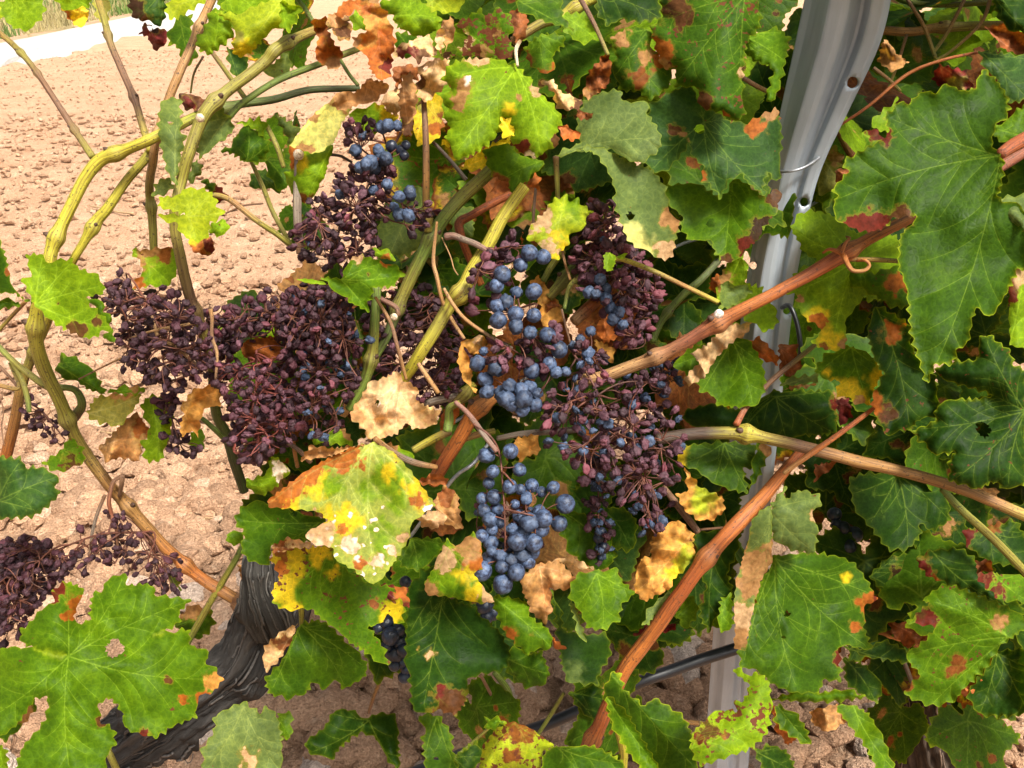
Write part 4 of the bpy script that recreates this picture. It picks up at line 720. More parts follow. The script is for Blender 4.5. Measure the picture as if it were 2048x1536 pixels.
L('A', '1100,1260 930,1250 960,1300 1030,1300 1060,1370 1150,1420 1220,1390 1230,1300 1270,1290 1320,1240 1270,1210 1265,1160 1210,1110 1130,1100 1060,1110 1040,1150 935,1150 925,1210', 0.545, 'yg', base='1100,1265', tips='930,1160 1150,1410 1320,1240 1130,1105 1230,1140', spots=0.25, gy=0.5, label='bright yellow-green young leaf in front of the grey-olive cane')
L('A', '1320,1280 1355,1330 1310,1380 1230,1370 1230,1310', 0.58, 'lg', spots=0.5); L('A', '1240,1390 1255,1460 1215,1500 1150,1480 1110,1450 1100,1390', 0.61, 'or', dry=True, blots='1230,1440,40,rd 1130,1410,30,y'); L('A', '1180,1040 1270,1080 1340,1150 1280,1200 1200,1100', 0.63, 'g', blots='1300,1150,50,rd')
L('A', '1440,950 1360,900 1270,880 1340,870 1400,760 1450,730 1500,770 1540,800 1580,830 1560,920 1500,960', 0.625, 'g', cup=0.5, label='small cupped green leaf'); L('A', '1380,720 1520,690 1560,720 1550,800 1460,740', 0.64, 'lg'); L('A', '1490,1000 1560,990 1640,1040 1640,1130 1560,1100 1490,1115 1455,1060', 0.68, 'bg'); L('A', '1560,930 1660,900 1700,960 1690,1100 1620,1110 1560,1010', 0.66, 'g'); L('A', '1600,660 1680,700 1760,760 1700,850', 0.65, 'gg')
L('A', '1960,560 2020,600 2060,640 2000,720 1960,820 1900,880 1830,900 1740,870 1690,850 1740,790 1820,680 1920,600', 0.575, 'py', cup=0.6, wav=0.006, blots='1980,600,60,tan 1780,870,40,tan 1840,690,30,tan', serr=-3, gx=0.2, label='large rolled pale-yellow leaf with scorched tan ends')
L('A', '1960,830 1900,1030 1830,1160 1780,1190 1700,1130 1660,1010 1700,1000 1690,850 1740,870 1880,890', 0.60, 'lg', blots='1700,930,40,or 1760,960,50,y 1720,880,30,or 1780,1180,50,ob', serr=-3, spots=0.3)
L('B', '280,660 460,600 580,690 560,720 420,800 300,700', 0.62, 'lg', blots='520,660,60,y')
L('B', '430,10 500,60 530,150 560,240 540,330 530,440 480,480 420,430 390,330 330,280 300,220 390,180 360,90 320,60 250,110 200,80 270,0', 0.55, 'or', dry=True, blots='450,120,90,gold 510,380,40,rd 330,230,40,tan', label='bright orange dried leaf at the top', wav=0.02)
L('B', '60,130 150,90 165,180 200,250 250,300 240,390 190,410 110,370 80,300 110,230', 0.58, 'or', dry=True, blots='130,180,60,ob 200,380,40,tan', wav=0.025); L('B', '165,90 200,70 250,110 310,170 290,230 220,230 180,170', 0.56, 'tan', dry=True, blots='260,190,40,br'); L('B', '330,-20 470,-30 460,30 380,20 280,20', 0.57, 'tan', dry=True)
L('B', '640,240 760,200 780,260 810,320 720,340 690,370 640,310 600,340 540,330 530,300 560,270', 0.54, 'pt', dry=True, blots='640,320,60,rd 700,330,50,br', wav=0.022); L('B', '790,200 840,140 850,220 830,310 800,290', 0.535, 'pt', dry=True)
L('B', '800,340 870,350 880,420 860,500 790,560 740,600 690,570 680,520 700,450 690,390', 0.545, 'pt', dry=True, holes='735,400,12', blots='720,480,40,br', label='curled grey-tan dead leaf at the top middle'); L('B', '600,450 650,420 680,520 690,600 665,700 650,800 610,790 590,700 575,560', 0.535, 'tan', dry=True, blots='640,760,40,br', gx=-0.6, label='tan dead leaf rolled into a cone'); L('B', '470,600 530,520 580,510 600,600 570,680 520,660', 0.565, 'pt', dry=True); L('B', '540,400 640,370 700,400 690,470 600,450 570,520 550,470', 0.56, 'ob', dry=True)
L('B', '400,460 500,480 520,520 450,590 330,620 250,650 190,620 210,540 330,540', 0.558, 'tan', dry=True, wav=0.02)
L('B', '760,540 830,560 840,700 820,800 740,850 680,840 660,700 690,620', 0.62, 'y', blots='790,740,60,or 720,640,30,ol', spots=0.5, label='yellow leaf with orange blotches')
L('B', '540,90 560,130 640,200 730,220 800,170 830,110 760,40 700,0 560,-20 450,20', 0.59, 'lg', base='545,95', label='bright green leaf beside the orange dried one'); L('B', '720,-30 970,-30 940,60 870,80 760,60', 0.57, 'yg', spots=0.4); L('B', '320,60 380,90 390,170 320,180 290,110', 0.60, 'lg'); L('B', '560,180 700,210 660,330 560,330', 0.63, 'g'); L('B', '830,140 880,90 910,160 900,230 850,300', 0.60, 'tan', dry=True)
# upper middle
L('B', '1270,385 1190,360 1070,340 960,345 870,380 830,460 850,480 890,520 840,560 830,590 880,640 835,650 850,700 880,750 850,790 870,850 900,930 980,920 1070,870 1130,820 1170,770 1190,700 1230,690 1240,770 1240,840 1280,900 1330,910 1390,930 1420,890 1480,870 1520,840 1500,770 1540,700 1490,620 1400,540 1340,460', 0.535, 'lg', base='1262,395', tips='895,915 840,470 1410,915 1530,700', blots='960,520,62,tan 925,600,45,tan 1050,345,60,pt 1230,640,38,y 1310,870,42,rd 1345,905,28,wh 1510,830,34,br 1280,570,24,tan 1380,520,40,pt 985,470,24,wh', gy=0.35, label='large bright green leaf with brown blotches in the upper middle', spots=0.28)
L('B', '1420,940 1440,960 1380,1000 1310,1080 1240,1140 1200,1080 1110,1010 1090,930 1070,880 1130,850 1230,840 1290,910', 0.565, 'mg', blots='1170,1060,45,ob', gy=0.3); L('B', '1110,1130 1150,1050 1200,1060 1240,1120 1180,1130', 0.575, 'ob', dry=True); L('B', '1310,1080 1380,1010 1410,1040 1400,1110 1340,1100', 0.58, 'or', dry=True)
L('B', '940,990 1000,920 1100,850 1230,800 1240,840 1130,860 1080,920 1110,990 1010,1000', 0.60, 'y', label='clear yellow leaf tip'); L('B', '1170,690 1260,690 1260,800 1180,800', 0.56, 'y', spots=0.4); L('B', '820,850 860,800 880,860', 0.59, 'y')
L('B', '1150,345 1030,330 930,330 880,330 950,270 990,210 900,140 980,100 1050,50 1100,100 1150,40 1230,90 1250,150 1220,230 1260,290 1230,350', 0.57, 'mg', spots=0.85, blots='980,240,50,pt 1110,150,34,br 1080,300,40,tan 1150,190,30,tan', label='green leaf peppered with brown scorch marks')
L('B', '1270,0 1300,-40 1540,-40 1530,80 1600,180 1520,150 1440,130 1350,90 1280,70', 0.575, 'g'); L('B', '1530,80 1690,70 1750,150 1740,230 1650,260 1550,190', 0.62, 'lg'); L('B', '1400,200 1540,200 1550,260 1480,320 1490,400 1440,430 1350,390 1310,280', 0.60, 'mg', blots='1440,440,45,or 1330,350,40,ob'); L('B', '1225,70 1280,50 1340,110 1330,200 1260,260 1240,160', 0.60, 'ob', dry=True, label='smooth orange-brown dead leaf')
L('B', '1690,420 1800,300 1830,430 1790,510 1690,590 1650,570', 0.60, 'ob', dry=True, blots='1690,560,40,tan'); L('B', '1480,470 1530,540 1650,580 1640,640 1560,640 1500,630 1480,540 1390,470', 0.545, 'pt', dry=True, blots='1630,620,40,br', wav=0.02, label='crumpled tan leaf scrap'); L('B', '1510,740 1560,730 1650,790 1600,830 1530,810', 0.545, 'or', dry=True); L('B', '1560,450 1600,470 1590,560 1550,540', 0.55, 'br', dry=True); L('B', '1620,640 1720,660 1690,700 1630,700', 0.555, 'ob', dry=True)
L('Z', '1106,314 1130,298 1160,288 1152,255 1165,205 1200,185 1240,178 1246,203 1292,203 1297,232 1312,250 1324,278 1316,305 1280,327 1255,320 1225,300 1180,300', 0.565, 'gg', base='1115,308', tips='1320,275 1240,180 1280,325', gy=0.3, label='pale underside of a broad leaf in the upper middle', spots=0.25)
L('Z', '1155,300 1190,305 1215,340 1230,375 1228,405 1240,440 1255,480 1275,495 1305,508 1325,520 1345,515 1350,485 1361,447 1340,420 1330,370 1300,335 1265,325 1215,300 1175,290', 0.55, 'gg', base='1160,300', tips='1335,515 1355,450', blots='1270,480,32,py 1335,500,20,pt 1335,440,18,tan 1295,505,16,py', spots=0.25, cup=0.3, label='drooping pale leaf with yellow tip', holes='1262,432,9')
L('B', '1420,1250 1480,1170 1510,1160 1560,1140 1580,1180 1630,1160 1650,1200 1720,1240 1670,1270 1680,1310 1640,1340 1580,1370 1570,1440 1530,1460 1500,1530 1440,1490 1390,1420 1340,1410 1330,1350 1380,1290', 0.565, 'yg', base='1520,1290', tips='1720,1240 1500,1525 1340,1400 1560,1145', blots='1400,1300,65,pt 1470,1440,50,pt 1500,1400,80,y 1600,1230,60,lg', tooth=24, serr=7, label='small yellow leaf with a tan patch above the middle bunch')
# upper right, left of the post
L('C', '-20,-30 280,-30 300,90 180,110 100,90 40,130 -20,60', 0.62, 'dk'); L('C', '240,130 250,230 350,330 340,410 240,490 190,440 100,440 60,340 80,270 50,180 140,130', 0.595, 'g', blots='220,260,40,tan 200,360,50,ob 110,180,40,tan 290,300,40,or', spots=0.45)
L('C', '720,-50 780,60 770,140 710,200 690,330 690,380 700,560 640,590 590,540 500,530 470,480 480,420 360,420 370,340 300,330 240,130 300,90 290,-30', 0.565, 'g', base='700,-20', tips='690,560 370,400 250,130 780,100', blots='285,230,62,or 310,310,40,tan 390,60,60,br 500,480,40,br 690,350,26,pt 600,560,20,or', spots=0.6, label='long dark leaf with a rusty tip left of the post')
L('C', '700,170 850,130 920,180 900,280 870,420 830,500 800,470 840,330 740,290 700,260', 0.60, 'mg', cup=0.3)
L('C', '480,500 560,540 640,590 700,600 790,550 860,520 880,640 870,840 860,880 830,860 810,830 790,900 810,950 760,920 700,870 690,840 620,870 610,900 580,960 540,900 490,870 500,800 450,760 430,700 440,680 400,740 320,830 250,830 210,770 260,720 220,640 230,560 240,500 330,450 440,400', 0.585, 'bg', base='500,592', tips='810,945 580,955 860,540 250,820 450,420', blots='745,612,44,or 830,540,36,tan 360,630,34,br 490,850,24,or 400,650,24,tan', holes='478,625,24', gy=0.3, label='broad blue-green leaf with an orange patch touching the post', spots=0.3)
L('C', '640,860 700,880 760,930 810,950 850,900 875,960 850,1040 800,1070 770,1150 710,1200 680,1240 600,1270 560,1230 530,1150 450,1170 390,1110 400,1040 340,1000 310,900 430,880 500,900 580,960 620,920', 0.60, 'mg', base='640,880', tips='600,1265 390,1100 870,960 320,910', blots='770,1110,55,db 720,1190,50,rd 860,960,50,br 610,1260,26,br', holes='540,1075,20 775,1000,14', label='green leaf with a dark-red scorched right edge below the blue-green one')
# right of the post
L('Z', '2000,306 2007,320 2007,352 1995,397 2048,415 2070,470 2062,540 2036,537 2016,582 1983,636 1949,615 1937,686 1916,698 1904,731 1871,727 1854,773 1828,690 1821,665 1813,574 1796,532 1800,470 1838,429 1788,435 1771,455 1742,464 1713,460 1697,451 1668,439 1664,414 1676,397 1664,377 1697,344 1684,323 1722,302 1780,269 1767,232 1788,215 1796,203 1821,207 1838,182 1871,186 1892,166 1908,174 1925,182 1950,178 1962,137 1987,153 2012,186 2020,215 2012,240 1991,248 1983,290', 0.505, 'g', base='2001,312', tips='1666,400 1962,142 1856,770 2050,520 1775,235', blots='1745,448,30,rd 1700,452,18,rd 1800,432,18,br 1775,275,14,rd', gy=0.35, gx=-0.15, rim=0.9, label='very large dark green leaf on a red stalk at the right', v=VINE2)
L('C', '1830,240 2070,270 2070,480 1980,500 1900,370 1850,310', 0.60, 'bg'); L('C', '1890,-30 2070,-30 2070,160 1990,150 1920,90', 0.58, 'dk'); L('C', '1900,620 2070,490 2070,660 1960,690 1900,660', 0.53, 'mg'); L('C', '1930,960 2070,930 2070,1130 2030,1110 2000,1080 1960,1080', 0.49, 'gg', holes='2030,1105,14'); L('C', '1640,310 1770,340 1800,420 1740,440 1650,430 1600,380', 0.62, 'rd', dry=True, blots='1720,400,50,ol'); L('C', '1860,130 1960,110 2070,170 2070,280 1950,240', 0.64, 'ob', dry=True); L('C', '1260,640 1330,620 1380,680 1450,700 1430,760 1300,760', 0.56, 'mg', blots='1330,650,40,rd 1400,730,30,br'); L('C', '1060,760 1130,700 1180,760 1170,900 1060,950 1040,860', 0.80, 'ol', blots='1130,760,40,tan'); L('C', '1130,820 1200,810 1230,860 1200,900 1140,880', 0.62, 'ob', dry=True); L('C', '1370,190 1440,260 1490,300 1410,350 1340,300', 0.68, 'tan', dry=True)
L('C', '1440,470 1390,520 1330,560 1310,620 1400,640 1420,560', 0.60, 'lg'); L('C', '1540,1060 1670,1010 1660,1060 1560,1090', 0.53, 'lg')
L('F', '1230,150 1280,160 1440,170 1450,300 1440,420 1300,500 1280,460 1180,590 1190,640 1190,700 1150,730 1080,720 1020,690 1080,620 1000,580 950,520 930,480 980,470 900,450 950,340 1060,300 980,250 960,200 920,140 960,60 1050,50 1140,80', 0.575, 'lg', base='1240,290', tips='930,140 1050,60 920,450 1120,720 1430,200', blots='1050,570,55,y 1060,590,36,or 1110,690,62,y 1080,715,30,ob 1170,690,26,tan 970,480,20,tan', gy=0.35, label='light green leaf with yellow scorched lower edge behind the long orange cane')
L('F', '680,260 720,320 700,400 780,420 800,460 850,520 860,600 800,640 740,600 600,500 560,490 580,370 620,300', 0.60, 'lg', blots='590,390,50,tan', label='pale green leaf beside the foot of the post'); L('F', '520,400 560,360 630,380 600,470 540,440', 0.63, 'or', dry=True); L('F', '580,400 700,410 740,440 640,520 580,530', 0.585, 'gg')
L('F', '640,640 720,680 780,770 800,860 790,940 740,1000 640,1000 560,990 550,940 490,930 460,870 400,830 360,800 400,740 460,700 560,700', 0.605, 'mg', base='640,680', spots=0.2, label='rounded green leaf under the long orange cane'); L('F', '520,700 580,620 620,600 740,590 700,650 650,680 560,760 510,850 430,900 410,860 480,780 430,740', 0.575, 'pt', dry=True, wav=0.02, label='crumpled woolly tan leaf hanging under the orange cane'); L('F', '720,680 770,660 860,750 860,800 780,770 730,740', 0.62, 'or', dry=True); L('F', '860,700 950,700 950,760 980,800 920,860 870,820', 0.63, 'ob', dry=True)
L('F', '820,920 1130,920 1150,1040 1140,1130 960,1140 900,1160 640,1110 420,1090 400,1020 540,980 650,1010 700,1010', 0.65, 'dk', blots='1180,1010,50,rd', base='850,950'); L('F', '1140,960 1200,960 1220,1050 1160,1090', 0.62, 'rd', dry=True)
L('F', '1210,700 1330,760 1370,840 1330,900 1300,990 1220,980 1200,940 1130,970 1160,870 1090,870 1050,840 1040,800 1100,740', 0.59, 'mg', base='1215,710', blots='1180,920,60,y 1250,950,50,y 1330,860,50,y 1250,980,30,tan 1100,830,26,y', label='green leaf with a bright yellow lower margin'); L('F', '870,900 1050,880 1060,840 900,860', 0.63, 'gg'); L('F', '1040,890 930,890 880,920 1000,905', 0.62, 'tan', dry=True)
L('F', '600,1165 760,1180 740,1290 690,1300 720,1420 630,1400 550,1370 460,1300 380,1280 360,1190', 0.625, 'g', blots='390,1230,50,y', label='dark green leaf under the straw-brown cane'); L('F', '760,1160 830,1200 760,1350 720,1400', 0.63, 'g', blots='800,1210,30,tan')
L('F', '1330,500 1500,600 1500,700 1560,800 1620,850 1640,1040 1540,1060 1500,1110 1380,1130 1340,1080 1310,960 1370,840 1320,760 1290,640', 0.585, 'dk', spots=0.5, blots='1400,640,50,or 1390,1030,40,br 1330,980,40,or', label='dark spotted leaf below the very large one'); L('F', '1230,320 1310,360 1430,310 1480,400 1500,520 1400,520 1290,440 1200,410 1150,350', 0.56, 'mg', blots='1430,410,48,or', spots=0.5, holes='1360,500,18')
L('F', '2060,1050 2060,820 2000,800 1980,720 1940,700 1880,650 1830,660 1830,770 1700,780 1620,810 1640,860 1760,900 1900,940 1830,960 1700,960 1620,1000 1620,1070 1510,1110 1540,1170 1580,1180 1600,1230 1720,1220 1690,1240 1680,1360 1740,1370 1820,1400 1900,1360 1970,1400 2060,1380', 0.555, 'dk', base='2055,1020', tips='1520,1110 1640,820 1860,665 1700,1360 1970,1395', holes='1850,1110,34', spots=0.45, rim=0.8, label='big dark green leaf with pin-prick spots at the right edge'); L('F', '1980,700 1975,400 2060,250 2060,720', 0.50, 'lg', blots='2020,350,50,pt 1990,450,40,rd', serr=-3)
# lower right
L('J', '760,440 770,350 830,270 830,340 870,300 920,290 990,320 990,360 950,390 980,460 960,580 910,570 850,560 770,500', 0.56, 'gg', base='760,380', tips='980,330 960,570 830,280', spots=0.35, blots='965,410,24,pt', label='upturned grey-green leaf blade on the red-orange cane'); L('J', '770,360 770,480 775,520 770,610 720,700 680,850 660,960 650,1010 600,1000 605,900 600,800 610,700 650,560 680,430 720,380', 0.545, 'gg', base='760,370', tips='630,1005', blots='720,600,72,tan 680,720,62,tan 650,850,62,pt 630,950,50,tan', serr=-3, gx=-0.3, label='narrow rolled leaf, grey-green above and tan below')
L('J', '780,585 960,570 1080,590 1140,620 1200,700 1230,760 1240,790 1190,800 1180,900 1200,950 1220,1010 1070,980 1080,1150 1000,1140 980,1200 860,1200 770,1160 690,1090 630,1090 620,1010 660,960 680,850 720,700 770,620', 0.585, 'g', base='785,600', tips='880,1190 1210,1005 1225,760 640,1080', blots='1200,795,48,or 1230,790,26,rd 1140,905,26,or 1070,1050,24,rd 1100,680,24,y', holes='838,845,13 820,950,9', gy=0.35, label='big dark green leaf behind the narrow rolled one', spots=0.2); L('J', '540,780 590,750 600,900 540,940 530,870', 0.60, 'mg')
L('J', '350,420 420,490 420,580 390,640 330,690 310,740 270,750 200,790 150,740 180,600 230,580 230,510 290,450', 0.565, 'gold', dry=True, base='415,480', tips='160,750 270,740', blots='370,600,62,yg 320,660,42,y', wav=0.012, label='golden tan leaf with a green flank left of the red-orange cane'); L('J', '380,190 450,280 550,320 560,390 500,430 450,430 380,380 340,310 390,300', 0.585, 'gold', dry=True, blots='455,340,52,yg', label='twisted golden leaf with a yellow-green centre')
L('J', '540,470 630,480 620,560 570,660 600,760 530,860 490,930 440,850 480,720 420,640 430,560 420,480', 0.62, 'dk'); L('J', '310,740 320,760 260,840 210,900 190,890 220,820', 0.60, 'gg'); L('J', '340,860 380,760 430,780 440,850 380,920', 0.63, 'mg'); L('J', '150,940 200,900 340,890 340,920 210,950', 0.62, 'rd', dry=True)
L('J', '1899,860 1840,820 1640,740 1540,710 1470,760 1440,790 1480,790 1370,890 1510,900 1440,980 1370,1020 1380,1060 1440,1120 1400,1150 1360,1210 1480,1260 1590,1240 1620,1190 1740,1080 1780,1000 1920,900', 0.565, 'mg', base='1830,950', tips='1480,785 1375,1030 1480,1255 1540,715', blots='1595,1070,46,ob 1780,890,46,tan 1470,870,40,rd 1440,850,30,br 1380,1160,26,ob', spots=0.5, label='blistered green leaf with brown scorch marks at the lower right')
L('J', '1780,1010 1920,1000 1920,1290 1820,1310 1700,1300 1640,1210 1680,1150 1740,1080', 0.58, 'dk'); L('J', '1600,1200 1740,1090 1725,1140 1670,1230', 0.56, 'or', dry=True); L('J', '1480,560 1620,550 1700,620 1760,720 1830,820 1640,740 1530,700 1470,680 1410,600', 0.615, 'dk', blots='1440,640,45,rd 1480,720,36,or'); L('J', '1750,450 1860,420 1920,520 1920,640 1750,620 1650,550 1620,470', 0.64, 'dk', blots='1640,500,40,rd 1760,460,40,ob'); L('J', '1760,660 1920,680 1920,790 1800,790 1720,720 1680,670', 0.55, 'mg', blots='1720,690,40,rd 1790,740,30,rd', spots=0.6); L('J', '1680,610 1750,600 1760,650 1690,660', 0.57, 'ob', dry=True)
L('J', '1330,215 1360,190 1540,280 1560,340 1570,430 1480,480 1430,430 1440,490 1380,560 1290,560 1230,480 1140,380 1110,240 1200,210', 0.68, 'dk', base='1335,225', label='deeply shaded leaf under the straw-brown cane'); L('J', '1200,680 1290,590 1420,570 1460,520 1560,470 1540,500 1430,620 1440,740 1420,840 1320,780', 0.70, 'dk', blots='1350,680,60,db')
L('J', '60,1100 90,1110 110,1190 200,1260 240,1220 310,1260 380,1310 420,1400 440,1560 280,1560 150,1480 50,1330 10,1190', 0.56, 'g', rim=0.95, base='60,1130', tips='430,1540 300,1260', cup=0.5, label='folded dark green leaf with pale edges at the bottom'); L('J', '20,1200 110,1270 200,1420 280,1560 200,1560 120,1460 50,1340', 0.545, 'mg', rim=0.9)
L('J', '400,1420 420,1370 480,1310 560,1270 610,1290 600,1240 650,1230 670,1160 600,1110 610,1080 680,1130 700,1100 760,1150 770,1280 750,1380 680,1450 560,1490 450,1530 420,1490', 0.52, 'lg', base='410,1450', tips='690,1120 610,1090 750,1300', blots='490,1370,46,br 450,1400,30,rd 560,1390,20,ob', spots=0.72, gy=0.5, label='light green leaf curling up with red-brown flecks at the bottom')
L('J', '950,1160 970,1200 1100,1180 1200,1220 1060,1240 900,1240 760,1230 850,1200', 0.60, 'mg', rim=0.9); L('J', '790,1250 880,1290 930,1370 950,1440 860,1400 780,1330', 0.60, 'g', rim=0.8); L('J', '770,1250 800,1290 880,1400 840,1440 780,1360', 0.595, 'or', dry=True); L('J', '1130,1250 1200,1290 1260,1380 1330,1560 1250,1560 1190,1440 1120,1350 1050,1260', 0.56, 'mg', rim=0.6, label='narrow green leaf pointing to the bottom edge'); L('J', '1090,1040 1200,1080 1270,1180 1240,1250 1100,1160', 0.72, 'dk'); L('J', '1080,990 1200,1000 1270,960 1360,1000 1430,1070 1330,1060 1200,1040', 0.66, 'dk'); L('J', '690,1460 760,1430 840,1460 890,1560 740,1560', 0.60, 'dk'); L('J', '-20,1450 90,1480 110,1560 -20,1560', 0.58, 'dk'); L('J', '940,1280 1060,1250 1110,1330 1020,1380 950,1340', 0.78, 'tan', dry=True); L('J', '1290,880 1430,890 1460,960 1380,1000 1310,940', 0.72, 'ob', dry=True); L('J', '960,180 1070,160 1010,220 960,250', 0.66, 'ob', dry=True)
rw = np.random.default_rng(55); WH = ' '.join('%d,%d,%d,wh' % (x, y, r) for x, y, r in zip(np.r_[rw.normal(600, 80, 24), rw.normal(670, 40, 8), rw.normal(890, 25, 4), rw.normal(420, 40, 5)], np.r_[rw.normal(570, 70, 24), rw.normal(680, 40, 8), rw.normal(430, 25, 4), rw.normal(560, 20, 5)], rw.uniform(6, 13, 41)))
# lower middle
L('H', '680,125 600,140 480,190 360,260 270,330 190,390 200,420 330,430 430,440 470,480 360,540 400,590 490,600 500,660 580,700 670,770 720,740 790,640 840,560 850,480 930,430 960,410 900,330 850,260 770,170', 0.52, 'mo', base='672,128', tips='195,405 690,755 950,415 420,580', blots='470,330,110,lg 740,330,110,lg 720,560,80,lg 420,300,95,y 280,380,75,y 530,180,72,or 400,240,70,or 300,320,62,or 230,380,52,ob 560,480,70,y 740,250,50,y 870,350,70,y 880,390,36,or 430,545,75,pt 570,590,42,pk 680,660,38,pk 760,610,24,pk 430,560,45,pk 540,520,34,or 620,670,30,or 500,470,60,y 480,320,45,lg 800,560,26,pt 820,330,34,y 470,210,60,or 560,150,50,or 350,290,60,or 250,350,55,or 620,220,40,or ' + WH, gy=0.25, spots=0.3, serr=4, label='mottled yellow, green and orange leaf with white scorched patches in the lower middle', res=5.0)
L('H', '380,140 500,150 640,130 480,190 340,210', 0.535, 'tan', dry=True); L('H', '870,470 940,430 1000,450 1010,490 960,520 900,510', 0.53, 'pt', dry=True)
L('H', '490,590 520,680 640,760 760,780 820,870 800,960 760,930 740,900 690,960 650,960 720,1050 750,1150 680,1110 560,1030 490,960 440,930 390,880 280,890 220,860 215,790 250,740 210,660 215,620 330,610', 0.55, 'mg', base='500,620', tips='745,1145 220,640 225,850 800,950', blots='320,660,85,y 270,790,75,y 420,650,60,y 500,720,32,y 760,900,62,y 240,700,45,or 300,860,46,y 270,640,40,ob 680,860,24,ob', spots=0.62, label='leaf yellow at one end and green at the other below the mottled one', res=5.5)
L('H', '690,770 760,770 830,790 840,880 740,850', 0.535, 'rd', dry=True, blots='800,820,40,or', label='curled dark-red leaf edge'); L('H', '210,600 280,560 380,580 400,600 300,610 220,625', 0.54, 'pt', dry=True, blots='250,600,36,ob')
L('H', '440,470 480,500 400,560 270,570 210,600 200,690 100,660 70,600 90,540 40,480 80,410 190,395 280,430', 0.575, 'g', base='430,490', tips='60,480 110,650', holes='315,450,12', spots=0.3, label='dark green puckered leaf tucked behind the mottled one'); L('H', '90,300 190,270 210,180 260,210 290,260 230,330 170,370 110,340', 0.60, 'lg', blots='250,250,34,wh'); L('H', '380,60 430,90 450,130 400,130', 0.58, 'lg'); L('H', '460,130 500,50 560,80 590,140', 0.58, 'lg', blots='560,80,30,tan'); L('H', '0,540 90,530 80,590 20,590', 0.62, 'mg'); L('H', '60,680 130,660 120,780 80,790', 0.70, 'tan', dry=True); L('H', '690,110 780,140 860,180 870,230 790,190', 0.56, 'lg', blots='750,150,30,tan'); L('H', '880,300 950,265 1020,290 990,320 910,320', 0.57, 'ob', dry=True); L('H', '940,400 1000,320 1060,360 1070,440 1080,520 1010,500 960,440', 0.57, 'tan', dry=True, blots='1000,380,40,ob', label='tan dead leaf scrap beside the lower blue bunch')
L('H', '340,950 420,930 480,960 560,1040 650,1130 640,1190 540,1250 500,1200 450,1250 400,1210 370,1270 290,1290 200,1270 180,1200 260,1120', 0.60, 'g', base='345,955', tips='210,1260 550,1240 640,1150', cup=0.3, label='dark green leaf hanging over the black arm'); L('H', '330,950 300,1040 240,1120 190,1170 175,1150 180,1050 250,990', 0.585, 'pt', dry=True, blots='280,1050,40,ob')
L('H', '1010,720 1020,830 1100,860 1150,880 1160,920 1250,980 1300,1080 1280,1160 1110,1190 1100,1300 1050,1370 980,1340 920,1360 850,1340 840,1200 820,1100 830,800 900,700 960,690', 0.575, 'dk', base='1005,740', tips='900,1350 1290,1130 835,1000 1090,1290', blots='1010,1300,62,br 980,1260,30,rd 935,1085,24,pt 880,1065,14,tan', gy=0.2, rim=0.2, label='large smooth dark green leaf hanging in the lower middle'); L('H', '850,560 980,560 1010,590 960,650 880,710 800,690 790,640', 0.60, 'g')
L('H', '1010,560 1050,600 1130,530 1170,590 1170,700 1130,720 1160,760 1230,850 1160,860 1040,830 920,820 905,770 950,690', 0.535, 'mg', base='1020,600', blots='1000,650,62,pt 1100,600,72,tan 1130,660,52,or 1090,720,52,y 1140,810,46,y 1200,820,40,pt 935,790,36,tan 1010,760,40,lg', serr=-3, spots=0.3, label='half-dead leaf, tan above and yellow-green below, left of the lower blue bunch')
L('H', '1430,680 1520,660 1600,750 1560,800 1480,790 1490,880 1460,950 1390,900 1360,810 1340,730', 0.545, 'tan', dry=True, base='1430,690', label='dry tan leaf folded under the lower blue bunch'); L('H', '1480,670 1560,640 1690,700 1640,700 1590,680', 0.55, 'pt', dry=True)
L('H', '1210,820 1300,830 1380,850 1390,920 1480,980 1490,1060 1400,1070 1380,1100 1320,1040 1270,990 1240,920', 0.56, 'mg', blots='1300,1000,34,or 1400,1000,14,tan', label='green leaf just below the lower blue bunch'); L('H', '1470,990 1550,1060 1500,1060', 0.555, 'or', dry=True); L('H', '1270,1100 1310,1040 1390,1090 1440,1070 1480,1180 1440,1240 1360,1240 1290,1180', 0.60, 'g')
L('H', '1690,710 1790,700 1800,750 1870,810 1800,870 1800,930 1720,980 1650,970 1620,900 1560,820 1600,720', 0.565, 'mg', base='1690,720', label='clean green leaf right of the lower blue bunch', spots=0.05); L('H', '1560,820 1600,880 1650,1050 1610,1000', 0.56, 'gg'); L('H', '1480,790 1530,880 1540,980 1650,1000 1740,990 1760,1090 1700,1180 1700,1230 1560,1220 1530,1130 1510,980', 0.62, 'dk', blots='1600,1170,50,gg'); L('H', '1560,1260 1700,1220 1740,1300 1690,1400 1620,1350', 0.66, 'dk'); L('H', '1530,430 1640,450 1750,520 1780,660 1700,720 1580,640 1530,540', 0.66, 'g'); L('H', '1720,470 1800,460 1850,520 1790,580 1730,540', 0.72, 'mg')
L('I', '1350,1005 1440,1040 1560,1130 1500,1160 1480,1270 1170,1270 1190,1130 1260,1040', 0.53, 'yg', spots=0.85, blots='1370,1060,80,ob 1350,1180,50,ob', cup=0.7, serr=-2, label='rolled pale leaf mottled red-brown at the bottom middle', gy=0.6); L('I', '1200,990 1280,985 1310,1010 1220,1060', 0.535, 'mg', rim=0.8); L('I', '1560,1130 1640,1130 1760,1130 1850,1170 1920,1220 1900,1270 1480,1270 1510,1160', 0.54, 'g', rim=0.8)
